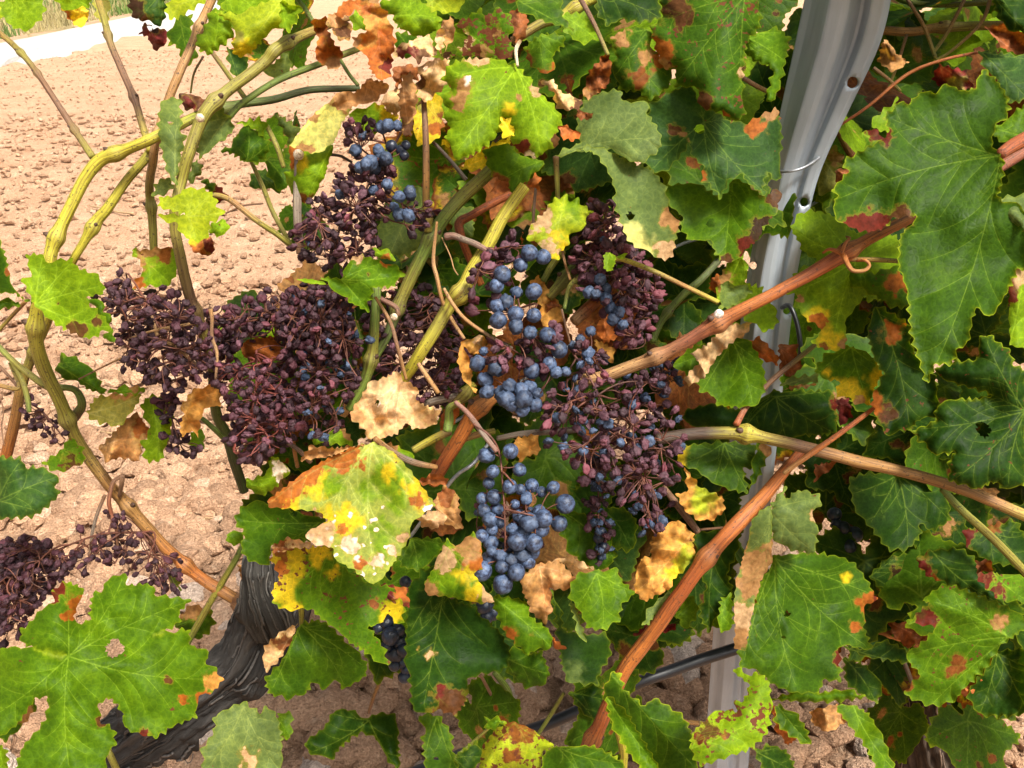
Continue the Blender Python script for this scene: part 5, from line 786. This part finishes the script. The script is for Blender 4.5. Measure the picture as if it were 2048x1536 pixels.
L('I', '600,990 660,960 750,970 760,1100 770,1270 700,1200 650,1090 560,1060 450,1150 430,1200 300,1170 280,1110 380,1040 430,950 500,940', 0.66, 'dk', base='610,1000', label='deep green leaf low over the clods'); L('I', '960,970 1030,1060 1040,1150 1070,1270 900,1270 880,1090 900,1040 860,970', 0.62, 'g', holes='955,1195,12'); L('I', '1040,1190 1160,1100 1200,1190 1130,1270 1060,1260', 0.66, 'dk')
# lower left
L('G', '1090,1235 1160,1290 1200,1260 1240,1300 1265,1400 1260,1560 910,1560 905,1450 960,1370 960,1300', 0.575, 'gg', base='1090,1260', blots='1110,1490,42,pt', spots=0.3, label='dull grey-green leaf at the bottom edge'); L('G', '1240,1300 1300,1270 1310,1400 1250,1400', 0.64, 'mg')
L('G', '310,1030 240,1040 90,970 90,920 130,890 180,830 240,790 240,730 300,700 370,730 380,760 330,830 340,890 400,880 410,760 460,740 480,690 560,660 570,720 640,710 690,720 690,760 760,770 860,780 800,840 810,880 730,930 690,940 850,910 850,990 940,1010 920,1060 960,1090 1000,1140 950,1200 890,1210 880,1260 880,1310 790,1340 700,1400 640,1390 560,1360 540,1270 490,1220 440,1250 450,1330 510,1360 520,1430 480,1470 470,1560 60,1560 100,1440 200,1330 220,1220 160,1220 80,1340 0,1400 -30,1380 -30,1010 60,990', 0.53, 'mg', base='308,1035', tips='300,705 850,785 990,1140 310,1550 -20,1300 560,670', blots='340,800,36,or 265,740,40,rd 960,1150,36,gold 900,1230,30,or 820,1230,22,or 750,1140,22,br 640,1380,24,rd 300,855,24,or 450,1330,22,br', holes='515,1000,38', gy=0.35, spots=0.3, label='huge bright green leaf with small brown nicks at the lower left', res=6.0)
L('G', '-20,140 100,150 110,190 200,190 260,230 250,280 270,310 230,350 170,400 130,415 -20,420', 0.60, 'bg', base='-10,340', label='plain grey-green leaf at the left edge'); L('G', '280,110 310,50 370,100 380,170 300,200 240,210 190,170', 0.66, 'mg', blots='310,160,40,br', spots=0.6); L('G', '-20,1390 60,1290 150,1230 170,1260 90,1360 20,1420', 0.58, 'g', blots='100,1290,40,tan'); L('G', '-20,1430 30,1450 40,1560 -20,1560', 0.56, 'lg')
L('G', '780,900 850,800 950,830 960,900 900,960 850,950', 0.80, 'g', blots='860,820,50,tan'); L('G', '750,660 800,690 810,740 770,720', 0.76, 'gg')
# left
L('D', '200,610 110,560 60,470 40,350 0,240 -20,230 -20,540 80,545', 0.57, 'g', blots='45,420,20,ob'); L('D', '200,612 120,450 190,450 150,320 240,315 290,370 410,340 440,380 480,410 560,430 600,480 610,550 530,560 500,580 530,620 560,640 640,720 650,760 590,770 570,800 490,810 430,780 330,730 260,670', 0.555, 'lg', base='205,606', tips='645,750 600,500 250,320 430,350', blots='340,605,12,br 560,705,26,br 450,760,48,br', gy=0.4, label='light green leaf with a pale folded blade at the left edge'); L('D', '-20,580 110,590 120,620 -20,640', 0.60, 'g'); L('D', '500,570 610,590 600,640 665,690 640,710 680,840 600,810 640,760 560,640', 0.58, 'mg')
L('D', '330,960 370,900 440,920 520,970 570,1030 610,1110 620,1140 520,1110 450,1060 350,1040', 0.64, 'g', label='small dark green leaf over bare soil at the left'); L('D', '760,290 870,290 1000,270 1040,330 1045,400 1000,490 940,510 870,500 790,530 780,480 850,400 800,340', 0.64, 'lg', blots='860,320,72,tan 960,310,50,ob 810,500,36,or', spots=0.4)
L('D', '505,1250 560,1150 740,1130 830,1140 800,1200 700,1330 540,1290', 0.655, 'ol', blots='700,1140,60,tan'); L('D', '580,1450 650,1380 720,1290 800,1230 880,1360 830,1450 820,1530 700,1510 620,1530', 0.645, 'tan', dry=True, blots='820,1350,62,or', label='papery brown leaf over the soil at the left'); L('D', '880,1140 1000,1150 1020,1250 990,1400 940,1530 850,1530 830,1420 880,1350 820,1200', 0.65, 'lg', spots=0.4, label='green half of the papery brown leaf'); L('D', '1060,1200 1130,1110 1230,1080 1290,1120 1290,1210 1220,1210 1180,1250 1160,1390 1120,1350 1060,1390 1050,1320 1070,1260', 0.60, 'gold', dry=True, label='golden dry leaf hanging from the left shrivelled bunches'); L('D', '1400,830 1560,800 1650,800 1640,930 1500,960 1430,920', 0.64, 'or', dry=True); L('D', '1250,740 1330,720 1400,760 1350,830 1270,800', 0.68, 'lg'); L('D', '1450,760 1600,730 1660,780 1560,850 1480,840', 0.68, 'lg'); L('D', '620,1130 700,1090 840,1090 840,1130 720,1140', 0.66, 'mg', blots='780,1100,30,tan'); L('D', '1130,1350 1190,1340 1200,1430 1150,1480 1100,1420', 0.68, 'mg')
# middle
L('E', '250,460 240,420 290,360 340,320 430,340 500,370 580,390 610,440 550,490 560,510 430,510 420,560 440,580 390,590 400,660 340,620 290,600 230,530 160,490 120,450', 0.56, 'mg', base='240,465', tips='600,440 400,650 480,370', blots='320,335,40,pt 510,355,34,or 400,440,16,br 430,300,30,lg', label='small green leaf with a brown rim among the left shrivelled bunches'); L('E', '-20,465 60,462 140,480 160,495 60,490', 0.575, 'lg', serr=-2); L('E', '420,290 500,285 540,310 560,360 480,350', 0.555, 'lg', blots='510,330,24,or'); L('E', '310,610 330,700 370,800 360,860 330,720', 0.59, 'gg', serr=-2)
L('E', '570,1000 610,1060 680,1090 690,1130 680,1170 740,1200 820,1230 800,1300 740,1340 660,1340 630,1300 560,1370 500,1390 390,1400 380,1350 300,1280 295,1240 360,1150 400,1070 490,1040', 0.545, 'pt', dry=True, base='600,1050', tips='300,1250 400,1390 560,1360 800,1290', holes='458,1185,15', wav=0.014, blots='760,1280,42,tan 340,1250,42,tan', label='large pale tan dead leaf in the centre')
L('E', '1060,790 1110,830 1050,900 1000,900 960,860 990,920 1010,1010 1000,1090 1040,1110 1030,1130 960,1060 920,950 940,830', 0.555, 'gold', dry=True, serr=-3, blots='1040,830,30,pt', label='twisted golden scrap beside the blue bunch'); L('E', '1350,480 1400,440 1440,500 1520,600 1540,700 1480,760 1420,740 1400,620', 0.62, 'gold', dry=True); L('E', '1440,560 1530,620 1530,740 1450,740', 0.61, 'ob', dry=True); L('E', '1720,820 1790,840 1850,880 1830,950 1760,930', 0.60, 'gold', dry=True); L('E', '1560,920 1420,560 1380,640 1440,760', 0.66, 'ob', dry=True); L('E', '1300,180 1310,250 1290,260', 0.60, 'or', dry=True); L('E', '1250,1400 1320,1380 1400,1370 1400,1480 1330,1500 1280,1536', 0.60, 'gold', dry=True); L('E', '840,1230 960,1180 900,1330 800,1400', 0.64, 'or', dry=True); L('E', '1780,660 1860,680 1880,800 1780,840 1720,760', 0.67, 'or', dry=True)
L('E', '520,0 720,-100 760,200 640,330 520,330 440,250 480,50', 0.66, 'gg', base='700,-60', spots=0.2); L('E', '1960,330 2048,380 2048,540 1980,560 1940,460', 0.68, 'g'); L('E', '600,300 800,330 820,440 740,420 640,560 560,450', 0.72, 'pt', dry=True, blots='640,520,60,ob'); L('E', '100,560 200,520 330,560 350,620 240,640 120,610', 0.63, 'ob', dry=True); L('E', '850,20 1010,40 1020,220 900,200', 0.68, 'gg'); L('E', '800,400 900,330 1000,420 960,560 840,500', 0.69, 'g')
# young shoot tip
L('F', '45,250 80,270 70,310 60,340 35,345 15,320 20,290 15,265', 0.545, 'lg', serr=4, tooth=9, wav=0.004, label='tiny curled bright green leaf at a shoot tip'); L('F', '80,270 140,255 110,285 85,285', 0.545, 'lg', serr=2)

# ---------------------------------------------------------------- leaves deeper in the canopy
FIL = {}
def filler_mesh(key, seed, c, age, spots, dry):
    rng = np.random.default_rng(seed); ph = np.radians([0, 24, 50, 78, 106, 138, 163, 178]); rr = np.array([1, 0.7, 0.93, 0.6, 0.74, 0.58, 0.46, 0.14]); rr = rr * rng.uniform(0.86, 1.1, 8); r2 = rr * rng.uniform(0.9, 1.1, 8)
    a = np.concatenate([ph, -ph[::-1][1:-1]]); r_ = np.concatenate([rr, r2[::-1][1:-1]]) * 120; o2 = np.stack([np.sin(a) * r_, np.cos(a) * r_], -1)
    tips = np.stack([np.sin(a) * r_, np.cos(a) * r_], -1)[[0, 2, 4, -2, -4]]
    V, T, vw_, vd, ed = leaf_2d(o2, np.array([0.0, -8.0]), tips, rng, 9.0, 7.0 if not dry else -5.0, 20.0, 2.6)
    colr = leaf_colour(V, vw_, vd, ed, c, [(rng.uniform(-70, 70), rng.uniform(-60, 90), rng.uniform(5, 15), rng.choice(['br', 'ob', 'tan', 'br'])) for _ in range(3)], age, 0 if dry else 0.5, spots, np.array(K[c]) * 1.2 + [0.05, 0.065, 0.015], rng)
    X, Y = V[:, 0] / 120, V[:, 1] / 120; z = 0.22 * (X ** 2) * rng.uniform(-1, 1.5) - 0.25 * rng.uniform(0, 1) * Y * np.abs(Y) + (0.5 if dry else 0.2) * (fbm(v3(X * 1.8, Y * 1.8, seed), 3, 2) - 0.5) - 0.02 * np.clip(vd, 0, 13) / 13 * -1
    me = mesh('leaf', np.stack([X, Y, z], -1), T, dict(colr, lp=np.stack([X * 0.07, Y * 0.07, np.full_like(X, seed)], -1))); me.materials.append(M_DRY if dry else M_LEAF); return me
spec = [('dk', 0, 0.2, 0), ('dk', 0, 0.4, 0), ('g', 0, 0.2, 0), ('g', 0, 0.5, 0), ('mg', 0, 0.1, 0), ('mg', 0, 0.6, 0), ('bg', 0, 0.3, 0), ('g', 0.5, 0.6, 0), ('tan', 0, 0.2, 1), ('ob', 0, 0.2, 1), ('lg', 0, 0.15, 0), ('lg', 0, 0.4, 0)]
FM = [filler_mesh(k, 300 + k, *s) for k, s in enumerate(spec)]
rng = np.random.default_rng(77)
def fill(x0, x1, y0, y1, d0, d1, n, w_=(4, 4, 5, 3, 4, 2, 3, 1, 1, 1), s=(0.05, 0.078), lite=0):
    pr = np.array(list(w_) + [lite, lite], float)[:len(FM)]; pr /= pr.sum()
    for _ in range(n):
        x, y, d = rng.uniform(x0, x1), rng.uniform(y0, y1), rng.uniform(d0, d1); vn_ = vine(x); o = obj('leaf', FM[rng.choice(len(FM), p=pr)], None, vn_)
        nrm = Vector((rng.normal(-0.15, 0.45), rng.normal(-0.55, 0.4), rng.uniform(0.35, 1.1))).normalized(); q = nrm.to_track_quat('Z', 'Y') @ Matrix.Rotation(rng.uniform(0, 6.28), 3, 'Z').to_quaternion()
        o.rotation_mode = 'QUATERNION'; o.rotation_quaternion = q; sc = rng.uniform(*s); o.scale = (sc,) * 3; o.location = Vector(P(x, y, d) - np.array(vn_.location))
fill(1080, 1560, -80, 420, 0.68, 0.95, 46, lite=5); fill(1600, 2100, -80, 700, 0.95, 1.35, 60, (5, 4, 6, 3, 5, 2, 3, 1, 1, 1), (0.07, 0.1)); fill(1300, 1700, 200, 800, 0.9, 1.1, 24, (6, 4, 6, 2, 3, 1, 2, 1, 1, 1)); fill(1650, 2100, 1000, 1350, 0.85, 1.05, 16, (8, 6, 3, 1, 1, 1, 2, 1, 1, 1)); fill(1680, 2100, -80, 500, 0.72, 1.0, 34, (2, 3, 5, 4, 6, 4, 3, 2, 1, 2), lite=7); fill(1250, 1560, 380, 700, 0.74, 0.92, 9); fill(1600, 2100, 450, 900, 0.68, 0.95, 26, (6, 5, 4, 2, 2, 1, 2, 1, 1, 1)); fill(1350, 2100, 850, 1250, 0.72, 0.95, 26, (8, 6, 3, 1, 1, 1, 2, 1, 1, 1))
fill(850, 1150, -60, 350, 0.66, 0.85, 22, (1, 2, 4, 4, 6, 4, 3, 2, 1, 2), lite=8); fill(780, 1200, 300, 640, 0.72, 0.9, 16, (3, 3, 5, 2, 5, 2, 5, 1, 1, 1), lite=5); fill(1120, 1420, 1000, 1300, 0.72, 0.9, 7, (6, 4, 4, 1, 1, 1, 1, 1, 1, 1)); fill(760, 1250, 850, 1150, 0.70, 0.85, 10, (5, 3, 4, 2, 2, 1, 2, 1, 3, 3)); fill(1700, 2080, 1250, 1500, 0.80, 0.95, 5, (8, 6, 3, 1, 1, 1, 2, 1, 1, 1)); fill(700, 1150, 1150, 1300, 0.68, 0.78, 5, (6, 4, 4, 1, 1, 1, 1, 1, 1, 1))
fill(470, 640, -60, 120, 0.66, 0.8, 7, (0, 0, 1, 1, 5, 3, 2, 1, 0, 0), (0.03, 0.05)); fill(480, 700, 200, 480, 0.72, 0.85, 5, (0, 0, 2, 1, 4, 1, 4, 1, 0, 1), (0.025, 0.045)); fill(430, 900, 640, 900, 0.74, 0.85, 6, (0, 0, 2, 1, 4, 2, 3, 2, 2, 2), (0.03, 0.05))

fill(480, 1260, 560, 1020, 0.74, 0.86, 34, (8, 6, 4, 1, 1, 0, 2, 1, 2, 4), (0.04, 0.07)); fill(700, 1350, 950, 1180, 0.72, 0.84, 16, (8, 6, 4, 1, 1, 0, 2, 1, 2, 3), (0.045, 0.07))  # leaves behind the bunches, added to block sun and deepen the dark there
fill(940, 1400, 560, 960, 0.70, 0.80, 18, (8, 6, 4, 1, 0, 0, 2, 0, 2, 4), (0.04, 0.06))
# canopy out of frame, above and along the row: unseen leaves added for shade
fill(2150, 3100, -150, 1000, 0.6, 0.92, 80, (6, 5, 5, 3, 3, 0, 2, 0, 0, 0), (0.07, 0.1)); fill(1700, 2200, 950, 1300, 0.66, 0.9, 14, (9, 6, 3, 1, 0, 0, 2, 0, 1, 1))
fill(1100, 2300, -700, -80, 0.55, 1.1, 60, (6, 5, 5, 3, 3, 2, 2, 1, 1, 1), (0.06, 0.085)); fill(2200, 2700, -80, 1300, 0.55, 1.0, 30, (6, 5, 5, 3, 3, 0, 2, 0, 0, 0), (0.06, 0.085)); fill(850, 1330, 1180, 1420, 0.70, 0.86, 9, (8, 5, 5, 0, 1, 0, 2, 0, 0, 0), (0.04, 0.065))  # last group, in view: dark leaves added over low soil to stand for shade
# ---------------------------------------------------------------- grape bunches
bunch('shrivelled purple bunch, furthest left of the hanging mass, over bare soil', 'D|860,600,0.60 950,800,0.60 1010,1000,0.605 1060,1120,0.61', [('D', '620,480 740,470 830,560 1000,510 1080,600 1180,700 1250,950 1220,1050 1100,1110 950,1130 850,1050 740,960 700,760 660,640')], 290, 0.61, 0.05, 'raisin raisin raisin', seed=2)
bunch('loose shrivelled purple bunch around the thin left green stem', 'D|2040,560,0.61 1800,600,0.61 1560,680,0.61 1330,700,0.61', [('D', '1320,650 1480,570 1620,520 1640,620 1560,780 1420,830 1330,830'), ('D', '1640,520 1900,500 2040,600 2040,850 1900,900 1640,850')], 285, 0.615, 0.05, 'raisin raisin raisin maroon', seed=3)
bunch('densest dark raisin bunch, hanging lowest left of centre', 'D|1500,880,0.605 1500,1050,0.605 1480,1250,0.60 1520,1420,0.60', [('D', '1250,950 1500,950 1700,900 1720,1250 1700,1400 1560,1500 1480,1536 1380,1450 1330,1200 1250,1080')], 290, 0.61, 0.05, 'raisin raisin raisin maroon', seed=4, stalk=(0.12, 0.03, 0.022))
bunch('dark shrivelled bunch just left of the pale tan dead leaf', 'E|200,480,0.61 180,700,0.605 120,900,0.60 80,1200,0.60', [('E', '-20,480 100,520 280,640 370,860 330,1100 250,1230 200,1380 0,1390 -60,1100 -60,800')], 290, 0.61, 0.05, 'raisin raisin raisin maroon bluer', seed=5)
bunch('tall upper-left bunch, blue grapes at the top over dark raisins', 'B|600,760,0.60 520,900,0.595 420,1050,0.59 300,1250,0.59 150,1450,0.59', [('B', '220,1000 330,930 420,1010 500,1050 500,1170 430,1400 400,1536 200,1560 0,1500 -60,1400 0,1280 80,1200 150,1100'), ('B', '240,720 300,690 430,720 400,800 280,790'), ('B', '640,1160 740,1190 780,1250 740,1320 680,1340 630,1300'), ('B', '400,1000 560,980 600,1060 520,1120 430,1080')], 250, 0.59, 0.03, 'raisin raisin raisin maroon', hand=[('B', '480,745,34,w 515,735,34,w 570,735,28,w 365,798,28,u 325,878,32,w 460,880,32,w 535,855,34,b 410,950,40,w 480,930,36,w 505,925,36,w 390,960,36,w 440,985,32,w 580,1150,34,w 645,1130,38,w 550,1210,26,w 580,1258,34,w 635,1260,36,w 510,1080,30,w 430,1110,28,w 620,850,26,b 590,880,30,b 350,980,32,w 610,910,28,b 235,1140,28,u 60,1430,22,u 150,1440,26,u', 0.565)], seed=6)
bunch('central bunch of plump and wrinkled powdery-blue grapes with maroon raisins', 'E|1090,290,0.565 1200,400,0.575 1270,560,0.58 1300,760,0.58 1290,960,0.575 1260,1150,0.575', [('E', '1100,280 1250,230 1300,330 1240,400 1100,560 1060,700 1000,700 1000,480'), ('E', '1240,840 1330,830 1480,900 1490,1000 1420,1020 1260,1000'), ('E', '1100,840 1220,830 1240,930 1130,950'), ('E', '1320,820 1480,780 1500,860 1380,890')], 74, 0.565, 0.014, 'maroon maroon maroon raisin', rad=(9, 13), hand=[('E', '1342,310,48 1423,333,44 1290,380,42 1185,435,46 1150,500,42 1265,542,35,w 1368,535,46 1155,618,45 1205,600,44,w 1160,705,48 1262,668,45 1368,675,42 1265,738,42,w 1345,775,36,w 1450,790,44 1515,875,48 1075,885,25,w 1040,955,42,w 1150,985,48,w 1085,1050,44,w 1225,1090,40,w 1290,1110,42,w 1340,1095,38,w 1205,1165,48,w 1305,1165,48,w 1380,1200,38,w 1300,1225,40,w 1095,1120,40,w 1360,1000,45 1460,960,40 1385,1135,32,w 1240,1190,45,w 1500,1010,30,w 1555,1005,28,w 1180,1130,40,w', 0.558)], seed=7, group='bunches with blue grapes')
bunch('maroon bunch hanging right of centre under the drooping pale leaf, dark blue grapes inside', 'E|1790,60,0.60 1780,250,0.60 1830,450,0.60 1920,620,0.60 1960,800,0.60', [('E', '1580,340 1650,200 1700,0 1790,-20 1850,50 1900,250 2030,380 2090,520 2060,700 1990,850 1860,850 1900,750 1870,640 1700,560 1620,420')], 230, 0.605, 0.03, 'maroon maroon raisin maroon', hand=[('E', '1755,465,32,w 1790,520,32,w 1690,540,32,w 1790,580,36,w 1820,635,34,w 1865,655,34,w 1830,700,34,w 1890,730,28,w 1730,545,28,w 1775,230,20,u', 0.58)], seed=8, rad=(9, 12.5))
bunch('wide reddish raisin bunch below the long cane, small blue grapes scattered through it', 'E|1600,900,0.60 1700,1050,0.59 1800,1250,0.585 1900,1450,0.59 1980,1650,0.60 2020,1850,0.61', [('Z', '1150,770 1200,740 1330,740 1362,860 1350,960 1320,1060 1290,1080 1250,1000 1180,960 1135,900 1080,880 1080,810'), ('E', '1560,880 1700,800 1850,880 1700,1040 1560,1010')], 295, 0.595, 0.045, 'maroon maroon maroon maroon raisin raisin bluer', hand=[('E', '1700,770,28,w 1640,815,26,w 1685,895,36,w 1610,1045,24,u 1500,1270,26,w 1560,1110,20,u 1660,1290,24,w', 0.56), ('H', '1930,120,26,w 1800,125,18,w 1630,160,22,w 1745,40,24,w 1990,480,24,u 1945,500,22,u 1880,150,20,w', 0.565)], seed=9, rad=(8.5, 12), mind=8.5)
bunch('lower middle bunch of powdery-blue grapes on a long brown stalk', 'H|1130,40,0.56 1210,100,0.56 1250,180,0.562 1262,300,0.556 1272,440,0.553 1275,570,0.553 1270,700,0.56', [('H', '1100,380 1150,390 1150,500 1100,490'), ('H', '1150,420 1420,420 1420,680 1180,680')], 34, 0.575, 0.012, 'raisin maroon bluer', hand=[('H', '1190,185,34,w 1300,165,33 1340,250,29 1218,258,28 1200,310,25 1295,325,33 1225,372,32 1397,322,30 1494,330,28 1172,380,28 1548,405,42 1372,380,26,w 1345,340,24 1440,350,24 1180,435,30 1240,430,28 1320,405,20 1430,440,30 1450,470,38 1520,495,36 1385,490,40,w 1340,460,30 1205,475,30,w 1250,490,25 1215,520,25 1305,520,26,w 1360,530,28,w 1170,550,30 1440,520,35 1210,580,32 1330,575,40 1405,580,38 1395,620,36 1355,640,40,w 1255,640,28,w 1215,620,22,w 1260,690,30 1325,715,38 1170,710,42 1265,770,43 1200,650,30 1290,600,28 1380,670,30 1300,660,28,w', 0.56)], seed=10, group='bunches with blue grapes')
bunch('thin black raisin bunch at the lower left above the huge green leaf', 'G|640,480,0.68 450,490,0.68 280,550,0.68 90,640,0.68 -20,720,0.68', [('G', '-20,540 150,500 280,560 420,480 430,620 240,720 130,880 -20,950'), ('G', '420,470 510,390 600,440 640,540 770,610 820,740 780,770 650,690 560,640 470,660 420,600')], 250, 0.685, 0.045, 'raisin', seed=11, rad=(6.5, 9.5))
bunch('small dark raisin bunch by the golden dry leaf at the left', 'D|1010,1120,0.64 1000,1250,0.64 1050,1420,0.64', [('D', '940,1130 1050,1160 1060,1300 1150,1420 1170,1500 1000,1500 950,1350')], 38, 0.64, 0.02, 'raisin', seed=12)
bunch('tiny withered raisin cluster by the orange cane at the far left', 'D|240,1230,0.68 300,1300,0.68 380,1400,0.68', [('D', '80,1170 160,1160 250,1240 390,1350 340,1400 260,1360 140,1300')], 30, 0.68, 0.02, 'raisin', seed=13, rad=(5, 8))
bunch('blackish raisin bunch behind the yellow-green shoot in the centre', 'E|780,560,0.66 800,750,0.66 820,950,0.66 780,1150,0.66', [('E', '380,640 560,560 780,560 920,680 1000,800 980,1000 940,1180 820,1240 600,1180 380,1000')], 290, 0.665, 0.05, 'raisin raisin maroon', seed=14)
bunch('thin dark bunch tail dangling right of the lower blue grapes', 'H|1700,200,0.64 1700,330,0.64 1700,480,0.64 1715,620,0.64', [('H', '1640,200 1740,220 1760,330 1740,450 1760,640 1690,640 1650,450 1660,330')], 70, 0.64, 0.02, 'raisin raisin bluer', hand=[('H', '1700,560,24,b 1720,600,24,b 1715,530,20,b', 0.63)], seed=15)
bunch('dark plump bunch half hidden behind the yellow and green leaf', 'I|720,440,0.66 740,560,0.66 760,700,0.66 790,800,0.66', hand=[('I', '700,500,36,b 660,530,30,b 720,570,45,b 770,600,35,b 740,660,45,b 785,640,35,b 790,780,30,b 775,700,32,b 700,620,30,b 800,590,30,b 760,540,34,b 800,740,24,b 740,720,28,b', 0.655)], seed=16, group='bunches with blue grapes')
bunch('few glossy black grapes in deep shade right of the red-orange cane', 'J|1060,380,0.74 1090,470,0.74 1120,560,0.74', hand=[('J', '1050,400,30,b 1090,460,28,b 1140,490,34,b 1070,510,26,b 1110,545,34,b 1060,445,24,b 1040,490,22,b', 0.735)], seed=17, group='bunches with blue grapes')
bunch('black grapes showing through the gap under the lower blue bunch', 'H|1180,820,0.66 1200,880,0.66 1210,940,0.66', hand=[('H', '1180,870,36,b 1220,900,34,b 1190,920,30,b 820,760,26,b', 0.655)], seed=18, group='bunches with blue grapes')
bunch('dark raisins under the reddish cane right of centre', 'F|250,780,0.66 300,830,0.66 350,880,0.66', [('F', '220,780 380,780 380,880 250,880')], 24, 0.655, 0.02, 'raisin bluer', seed=19)

bunch('small shrivelled cluster tucked behind the ridged grey-olive cane', 'D|1230,640,0.645 1260,760,0.645 1290,880,0.645 1280,1000,0.645', [('D', '1150,640 1340,660 1390,860 1320,1010 1200,960')], 80, 0.645, 0.03, 'raisin raisin maroon', seed=23)
bunch('dense black raisin mass at the far lower left edge above the huge green leaf', 'G|200,560,0.72 120,680,0.72 40,800,0.72 -40,900,0.72', [('G', '-30,560 120,540 240,600 250,700 150,800 110,900 -30,960'), ('G', '-30,520 200,520 180,620 -30,700')], 230, 0.72, 0.04, 'raisin', seed=24, rad=(7, 10))
# ---------------------------------------------------------------- small things
def scar(x, y, d, r, c, vn_, sq=0.5):
    V, T = ico(2); V = V * (1 + 0.25 * (fbm(V * 2.2 + x, 3, 2)[:, None] - 0.5)); m_ = obj('pruning_scar', mesh('pruning_scar', V, T, {'col': np.tile(np.append(c, 1), (len(V), 1)), 'sp': V}), M_CANE, vn_)
    m_.location = Vector(P(x, y, d) - np.array(vn_.location)); m_.scale = (r, r * sq, r); return m_
scar(1437, 628, 0.541, 0.0034, (0.7, 0.68, 0.64), VINE2); scar(400, 236, 0.556, 0.0032, (0.6, 0.5, 0.36), VINE1); scar(597, 309, 0.592, 0.0042, (0.55, 0.48, 0.38), VINE1); scar(788, 634, 0.586, 0.0030, (0.6, 0.5, 0.36), VINE1); scar(488, 1208, 0.742, 0.012, (0.22, 0.11, 0.05), VINE1, 0.8)
def straw(x0, y0, x1, y1, rad, label):
    a, b = G(x0, y0), G(x1, y1); t = np.linspace(0, 1, 14)[:, None]; C_ = a + (b - a) * t; C_[:, 2] = ground_z(C_[:, 0], C_[:, 1]).max() + rad + 0.004 + np.sin(t[:, 0] * 7) * 0.003; C_ = C_ + (fbm(v3(t[:, 0] * 5, t[:, 0] * 0, x0), 2)[:, None] - 0.5) * [0.01, 0.01, 0]
    loc = C_[0].copy(); V, T, ss, aa = tube(C_ - loc, rad, 7); o = obj('straw_stem', mesh('straw_stem', V, T, {'col': np.tile([0.36, 0.25, 0.13, 1], (len(V), 1)), 'sp': np.stack([ss * 20, np.cos(aa) * 3, np.sin(aa) * 3], -1)}), M_CANE); o.location = Vector(loc); tag(o, label, 'straw', 'dry stems lying on the soil')
straw(392, 1036, 448, 1020, 0.0022, 'short straw lying on the soil below the round pale clod'); straw(205, 868, 330, 905, 0.003, 'dry stem on the soil left of the papery brown leaf'); straw(45, 775, 135, 758, 0.003, 'dry stem on bare soil near the left edge'); straw(180, 415, 265, 430, 0.004, 'dry stem on the far soil between the two left canes')
